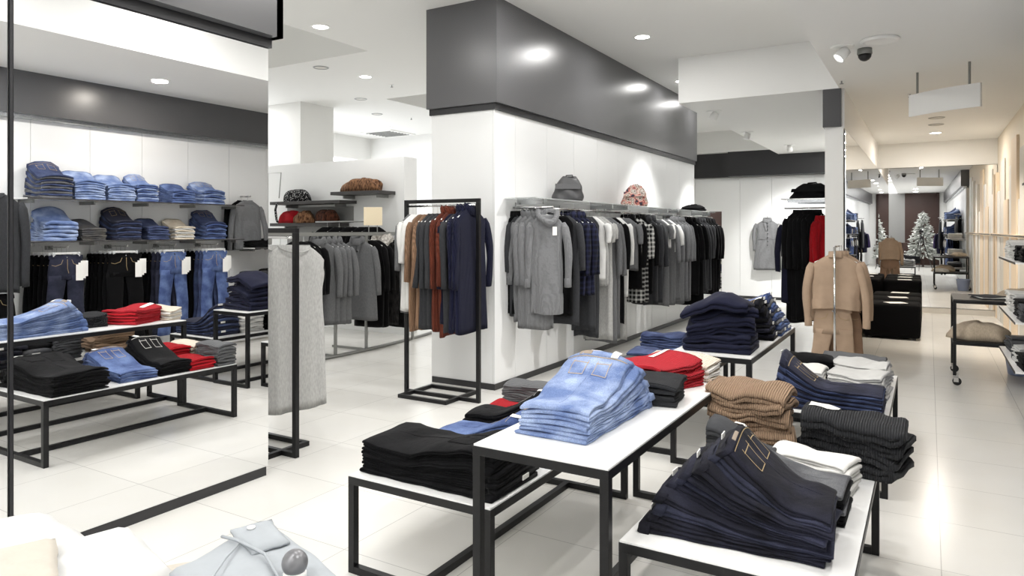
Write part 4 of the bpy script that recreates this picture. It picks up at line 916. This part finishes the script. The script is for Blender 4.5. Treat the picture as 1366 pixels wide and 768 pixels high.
# glass shelves with white and black piles, right picture edge
for z, nm in ((1.33,'upper'),(.885,'middle'),(.52,'lowest')):
    wall_shelf(6.35, 7.72, z, .55, XW, nm+' white shelf at the right edge of the picture', 'white shelves at the right edge')
P = ('folded_shirt', 'folded shirt', 'shirt', 'folded shirts')
for z, nm, L_ in ((1.33,'upper',[(6.50,KN['black'],'black',6),(6.86,KN['black'],'dark',7),(7.18,KN['pale'],'pale grey',8),(7.52,KN['white'],'white',9)]),
                  (.885,'middle',[(6.52,KN['dkgrey'],'dark grey',7),(6.84,KN['black'],'black',8),(7.14,KN['pale'],'pale grey',9),(7.50,KN['white'],'white',9)]),
                  (.52,'lowest',[(6.52,KN['black'],'black',7),(6.84,KN['pale'],'pale grey',8),(7.16,KN['dkgrey'],'dark grey',7),(7.50,KN['dkgrey'],'charcoal',7)])):
    for y, mt, cn, n in L_: stack(.60, y, z+.001, rnd.uniform(-5,5), .33, .25, n, .017, .017, mt, P, '%s pile on %s white shelf' % (cn, nm), cols=[cn], wob=.008, rot=4)
# pegged rail on the boarded cream wall
t = empty('peg_rail', (1.03, 8.0, 1.49), 'cream wooden rail with grey pegs along the boarded right wall', 'rail')
bx(-.035, 0, -.022, -.008, 7.3, .022).build('board', M['creamw'], t, bevel=.003)
for k in range(16): MB().tube([(-.035, .25+.45*k, 0), (-.09, .25+.45*k, .004)], .012, 8).build('peg', M['metalg'], t)
# ------------------------------------------------------------------ TROLLEY, BUCKET, OTTOMANS
t = empty('display_trolley', (.45, 8.78, 0), 'black two tier metal trolley on castors by the boarded wall', 'trolley')
X0, X1, Y0, Y1 = -.24, .55, -.40, .40
for z in (.86, .44):
    m = MB(); s = .03
    m.box(X0,Y0,z-s,X1,Y0+s,z).box(X0,Y1-s,z-s,X1,Y1,z).box(X0,Y0+s,z-s,X0+s,Y1-s,z).box(X1-s,Y0+s,z-s,X1,Y1-s,z); m.build('shelf_frame', M['metal'], t, bevel=.0015)
    bx(X0+.004,Y0+.004,z,X1-.004,Y1-.004,z+.01).build('shelf_board', M['shelfdark'] if z > .6 else M['metal'], t)
for x in (X0, X1-.03):
    for y in (Y0, Y1-.03):
        for a, b in ((.10,.41),(.45,.83)): bx(x, y, a, x+.03, y+.03, b).build('post', M['metal'], t)
        c = empty('castor', (x+.015, y+.015, 0)); c.parent = t
        w_ = MB().lathe([(.012,-.014),(.036,-.014),(.040,-.008),(.040,.008),(.036,.014),(.012,.014)], seg=20); w_.v = [(p[0]+.02, p[2], p[1]+.040) for p in w_.v]; w_.build('wheel', M['rubber'], c, smooth=True)
        m = MB().box(-.01,-.022,.035,.034,-.017,.088).box(-.01,.017,.035,.034,.022,.088).box(-.014,-.022,.084,.034,.022,.10); m.build('fork', M['chrome'], c)
for i, (x, y, z, w_, d_, h_, mt, lab, nm, ct) in enumerate([(.45,8.62,.452,.52,.34,.17,FB['beige'],'crumpled beige sweater on the lower tier of the trolley','crumpled_sweater','sweater'),
        (.36,8.95,.452,.36,.25,.09,KN['white'],'white garment beside the beige sweater on the trolley','crumpled_shirt','shirt'),
        (.78,8.70,.872,.36,.40,.10,FB['beige'],'beige scarf heap on the trolley top near the wall','crumpled_scarf','scarf')]):
    heap(x, y, z, w_, d_, h_, mt, lab, nm, ct, seed=20+i, rough=.35)
stack(.42, 8.62, .872, 20, .28, .30, 3, .010, .012, [KN['dkgrey'], KN['white']], P, 'thin pile on the trolley top', cols=['grey','white'], rot=8)
t = empty('bucket', (.86, 9.35, 0), 'pale blue plastic bucket with handle on the floor behind the trolley', 'bucket')
MB().lathe([(.115,0),(.12,.01),(.155,.28),(.165,.285),(.165,.30),(.152,.30),(.148,.285),(.112,.02),(.001,.02)], seg=32).build('bucket_body', M['bluep'], t, smooth=True)
MB().tube([(.165*math.cos(a)-.0, .165*math.sin(a)*.25-.05*math.sin(a), .285-.16*math.sin(a)) for a in [PI*i/12 for i in range(13)]], .004, 6).build('handle', M['plastic'], t)
for i, y in enumerate((11.42, 12.28, 13.14)):
    t = empty('ottoman', (-.46, y+.38, 0), ['nearest','middle','farthest'][i]+' of the black velvet cube ottomans beside the aisle mirror', 'ottoman', 'black cube ottomans')
    bx(-.36,-.38,.03,.36,.38,.50).build('cushion', M['velvet'], t, bevel=.045, smooth=True)
    for sx in (-1,1):
        for sy in (-1,1): bx(sx*.28-.025, sy*.30-.025, 0, sx*.28+.025, sy*.30+.025, .04).build('foot', M['black'], t)
    o = bx(-.13,-.10,0,.13,.10,.006).build('magazine', M['paper'], None, loc=(-.42, y+.30+.1*i, .502), rz=.5-.3*i); tag(o, 'white leaflet lying on the %s black ottoman' % ['nearest','middle','farthest'][i], 'leaflet')
# ------------------------------------------------------------------ FOREGROUND TABLE WITH PALE CLOTHES
for x0, y0, x1, y1, lb in ((-1.33,.25,-.74,1.08,'white display table below the picture edge carrying the pale denim shirt'), (-2.15,.15,-1.37,.88,'white display table at the lower left corner carrying the white blouses')):
    t = empty('display_table', ((x0+x1)/2, (y0+y1)/2, 0), lb, 'table'); a, b = (x1-x0)/2, (y1-y0)/2
    bx(-a,-b,.745,a,b,.775).build('tabletop', M['top'], t, bevel=.003)
    for x in (-a+.01, a-.045):
        for y in (-b+.01, b-.045): bx(x,y,0,x+.035,y+.035,.745).build('leg', M['metal'], t)
def sheet(name, quad, z, thick, mat, label, cat, amp=.012, seed=1, n=22, edge=.02, parent=None, crown=0.0):
    """a folded garment lying flat: four plan corners, soft edges, low wrinkles"""
    g = []
    for i in range(n+1):
        row = []
        for j in range(n+1):
            u, v = i/n, j/n
            x = (quad[0][0]*(1-u)+quad[1][0]*u)*(1-v)+(quad[3][0]*(1-u)+quad[2][0]*u)*v; y = (quad[0][1]*(1-u)+quad[1][1]*u)*(1-v)+(quad[3][1]*(1-u)+quad[2][1]*u)*v
            e = min(1, min(u, 1-u, v, 1-v)*7); e = math.sqrt(1-(1-e)**2)
            ww = amp*nz(u*6+v*3, v*7-u*2, seed)
            row.append((x+.004*nz(v*9, u*5, seed+2), y+.004*nz(u*9, v*5, seed+4), z+thick*(.45+.55*e)+(ww+crown*math.sin(PI*u)*math.sin(PI*v))*e))
        g.append(row)
    top = g; bot = [[(p[0], p[1], z+.001) for p in r] for r in g]
    m = MB(); m.grid(top); k = len(m.v)
    b = len(g[0]); a_ = len(g)
    for r in bot: m.v += r
    for i in range(a_-1):
        for j in range(b-1): m.f.append((k+i*b+j, k+i*b+j+1, k+(i+1)*b+j+1, k+(i+1)*b+j))
    ed = [(i,0) for i in range(a_)]+[(a_-1,j) for j in range(1,b)]+[(i,b-1) for i in range(a_-2,-1,-1)]+[(0,j) for j in range(b-2,0,-1)]
    for q in range(len(ed)):
        i,j = ed[q]; c,d = ed[(q+1)%len(ed)]; m.f.append((i*b+j, k+i*b+j, k+c*b+d, c*b+d))
    o = m.build(name, mat, parent, smooth=True); return tag(o, label, cat) if label else o
PB = fabric('pale_denim', 'b0b5ba', 'plain'); OFF = fabric('off_white', 'dededd', 'plain'); BE = fabric('pale_beige', 'cdc6bb', 'plain')
sheet('folded_shirt', [(-1.60,.92),(-1.10,.80),(-.98,1.0),(-1.35,1.12)], .776, .03, BE, 'beige shirt at the bottom of the foreground pile under the pale denim shirt', 'shirt', seed=3)
sheet('folded_shirt', [(-1.36,.87),(-.86,.62),(-.93,1.02),(-1.40,1.13)], .81, .035, fabric('grey_shirt','b5b4b1','plain'), 'light grey shirt folded under the pale denim shirt', 'shirt', seed=4)
o = sheet('denim_shirt', [(-1.34,.87),(-.84,.62),(-.90,1.0),(-1.37,1.145)], .85, .035, PB, 'pale blue denim shirt folded on top of the foreground table', 'shirt', seed=5, amp=.010)
g = lambda pts, r: MB().tube(pts, r, 6)
g([(-1.345,1.0,.892),(-1.29,.995,.899),(-1.18,.98,.900),(-1.08,.93,.898),(-1.0,.84,.894),(-.95,.76,.892)], .0035).build('placket_seam', PB, o, smooth=True)
g([(-1.28,1.0,.896),(-1.24,.93,.897),(-1.19,.86,.896),(-1.12,.79,.894)], .0025).build('collar_seam', PB, o, smooth=True)
sheet('collar', [(-1.36,1.03),(-1.22,.98),(-1.20,1.06),(-1.33,1.12)], .885, .014, PB, None, None, parent=o, amp=.003, n=8)
bt = MB().lathe([(.009,0),(.009,.003),(0,.004)], seg=12); bt.v = [(p[0]-1.31, p[1]+1.05, p[2]+.900) for p in bt.v]; bt.build('button', M['plastic'], o)
t = empty('ball_clip', (-1.075, .965, .884), 'shiny grey ball standing on the pale denim shirt', 'ornament')
m = MB().lathe([(.0001,0)]+[(.0255*math.sin(PI*i/14), .030-.0255*math.cos(PI*i/14)) for i in range(1,14)]+[(.0001,.0555)], seg=28); m.build('ball', M['silverball'], t, smooth=True)
MB().lathe([(.022,.0),(.023,.010),(.019,.016)], seg=24).build('ring_base', M['plastic'], t, smooth=True)
tag(sheet('price_card', [(-1.12,.90),(-1.00,.87),(-.985,.91),(-1.10,.94)], .888, .004, M['paper'], None, None, amp=0, n=4), 'white card lying before the grey ball', 'card')
sheet('white_blouse', [(-2.15,.50),(-1.64,.38),(-1.50,.90),(-2.0,.97)], .776, .06, OFF, 'white blouse heaped at the left end of the foreground table', 'blouse', seed=8, amp=.02, crown=.07)
sheet('white_shirt', [(-1.75,.50),(-1.43,.46),(-1.41,.94),(-1.68,1.0)], .776, .085, OFF, 'white shirt beside the heaped blouse on the foreground table', 'shirt', seed=9, amp=.016, crown=.03)
sheet('ivory_shirt', [(-1.74,.42),(-1.46,.38),(-1.42,.70),(-1.60,.78)], .905, .018, BE, 'ivory shirt lying over the white shirts in the foreground', 'shirt', seed=11, amp=.006)

# ------------------------------------------------------------------ BEHIND THE CAMERA (seen in the end mirror)
t = empty('camera_tripod', (-.02, -.34, 0), 'black photographer tripod reflected in the end mirror', 'tripod')
for a in (100, 220, 340):
    c, s_ = math.cos(R(a)), math.sin(R(a)); MB().tube([(.03*c,.03*s_,1.30),(.20*c,.20*s_,.72),(.42*c,.42*s_,.02)], [.016,.014,.010], 10).build('leg', M['black'], t, smooth=True)
MB().tube([(0,0,1.05),(0,0,1.46)], .015, 10).build('centre_column', M['black'], t, smooth=True); MB().lathe([(.04,1.28),(.05,1.30),(.05,1.34),(.03,1.36)], seg=20).build('shoulder', M['black'], t, smooth=True)
MB().tube([(0,0,1.44),(.05,-.10,1.42),(.12,-.24,1.36)], .008, 8).build('pan_handle', M['black'], t)
t = empty('photo_camera', (-.02, -.34, 1.47), 'black photo camera mounted on the tripod, seen in the end mirror', 'camera')
bx(-.075,-.04,0,.075,.03,.10).build('camera_body', M['black'], t, bevel=.01); bx(-.028,-.035,.10,.028,.03,.135).build('viewfinder_hump', M['black'], t, bevel=.006)
m = MB().lathe([(.040,0),(.040,.06),(.044,.07),(.044,.13),(.036,.13),(.034,.10)], seg=24); m.v = [(p[0], p[2]+.03, p[1]+.05) for p in m.v]; m.build('lens_barrel', M['black'], t, smooth=True)
t = empty('sales_counter', (-1.3, -4.4, 0), 'dark brown sales counter behind the camera', 'counter')
bx(-.9,-.3,.1,.9,.3,.98).build('counter_body', M['brownwall'], t, bevel=.005); bx(-.95,-.33,.981,.95,.33,1.02).build('counter_top', M['brownwall'], t, bevel=.004); bx(-.86,-.27,0,.86,.27,.099).build('plinth', M['base'], t)
t = empty('christmas_tree', (.08, -3.9, 0), 'decorated silver-white Christmas tree behind the camera', 'christmas tree')
MB().tube([(0,0,0),(0,0,2.3)], [.04,.01], 10).build('trunk', M['brownwall'], t)
rt = random.Random(12); m = MB()
for i in range(520):
    q = rt.random()**.75; z = .35+1.95*(1-q); r = .68*q*rt.uniform(.45,1)+.03; a = rt.uniform(0, 2*PI); c, s_ = math.cos(a), math.sin(a); L_ = rt.uniform(.10,.2)
    m.tube([(r*c*.6, r*s_*.6, z+.05), (r*c+L_*.5*c, r*s_+L_*.5*s_, z-.03), (r*c+L_*c, r*s_+L_*s_, z-.02)], [.012,.03,.004], 5)
m.build('branches', fabric('tree_frost', '8d928c', 'fur', 'd6d8d4'), t, smooth=True)
for i in range(60):
    q = (i+.5)/60; z = 2.15-1.75*q; r = .12+.66*q; a = i*2.4; b = MB().lathe([(.001,-.04)]+[(.04*math.sin(PI*k/8), -.04*math.cos(PI*k/8)) for k in range(1,8)]+[(.001,.04)], seg=12)
    b.v = [(p[0]+r*math.cos(a), p[1]+r*math.sin(a), p[2]+z) for p in b.v]; b.build('bauble', [M['chrome'], M['plastic'], M['brownwall']][i % 3], t, smooth=True)
MB().rings([[( (.02 if k % 2 else .07)*math.cos(2*PI*k/10+PI/2), y_, 2.36+(.02 if k % 2 else .07)*math.sin(2*PI*k/10+PI/2)) for k in range(10)] for y_ in (-.01,.01)]).build('star_topper', M['chrome'], t)
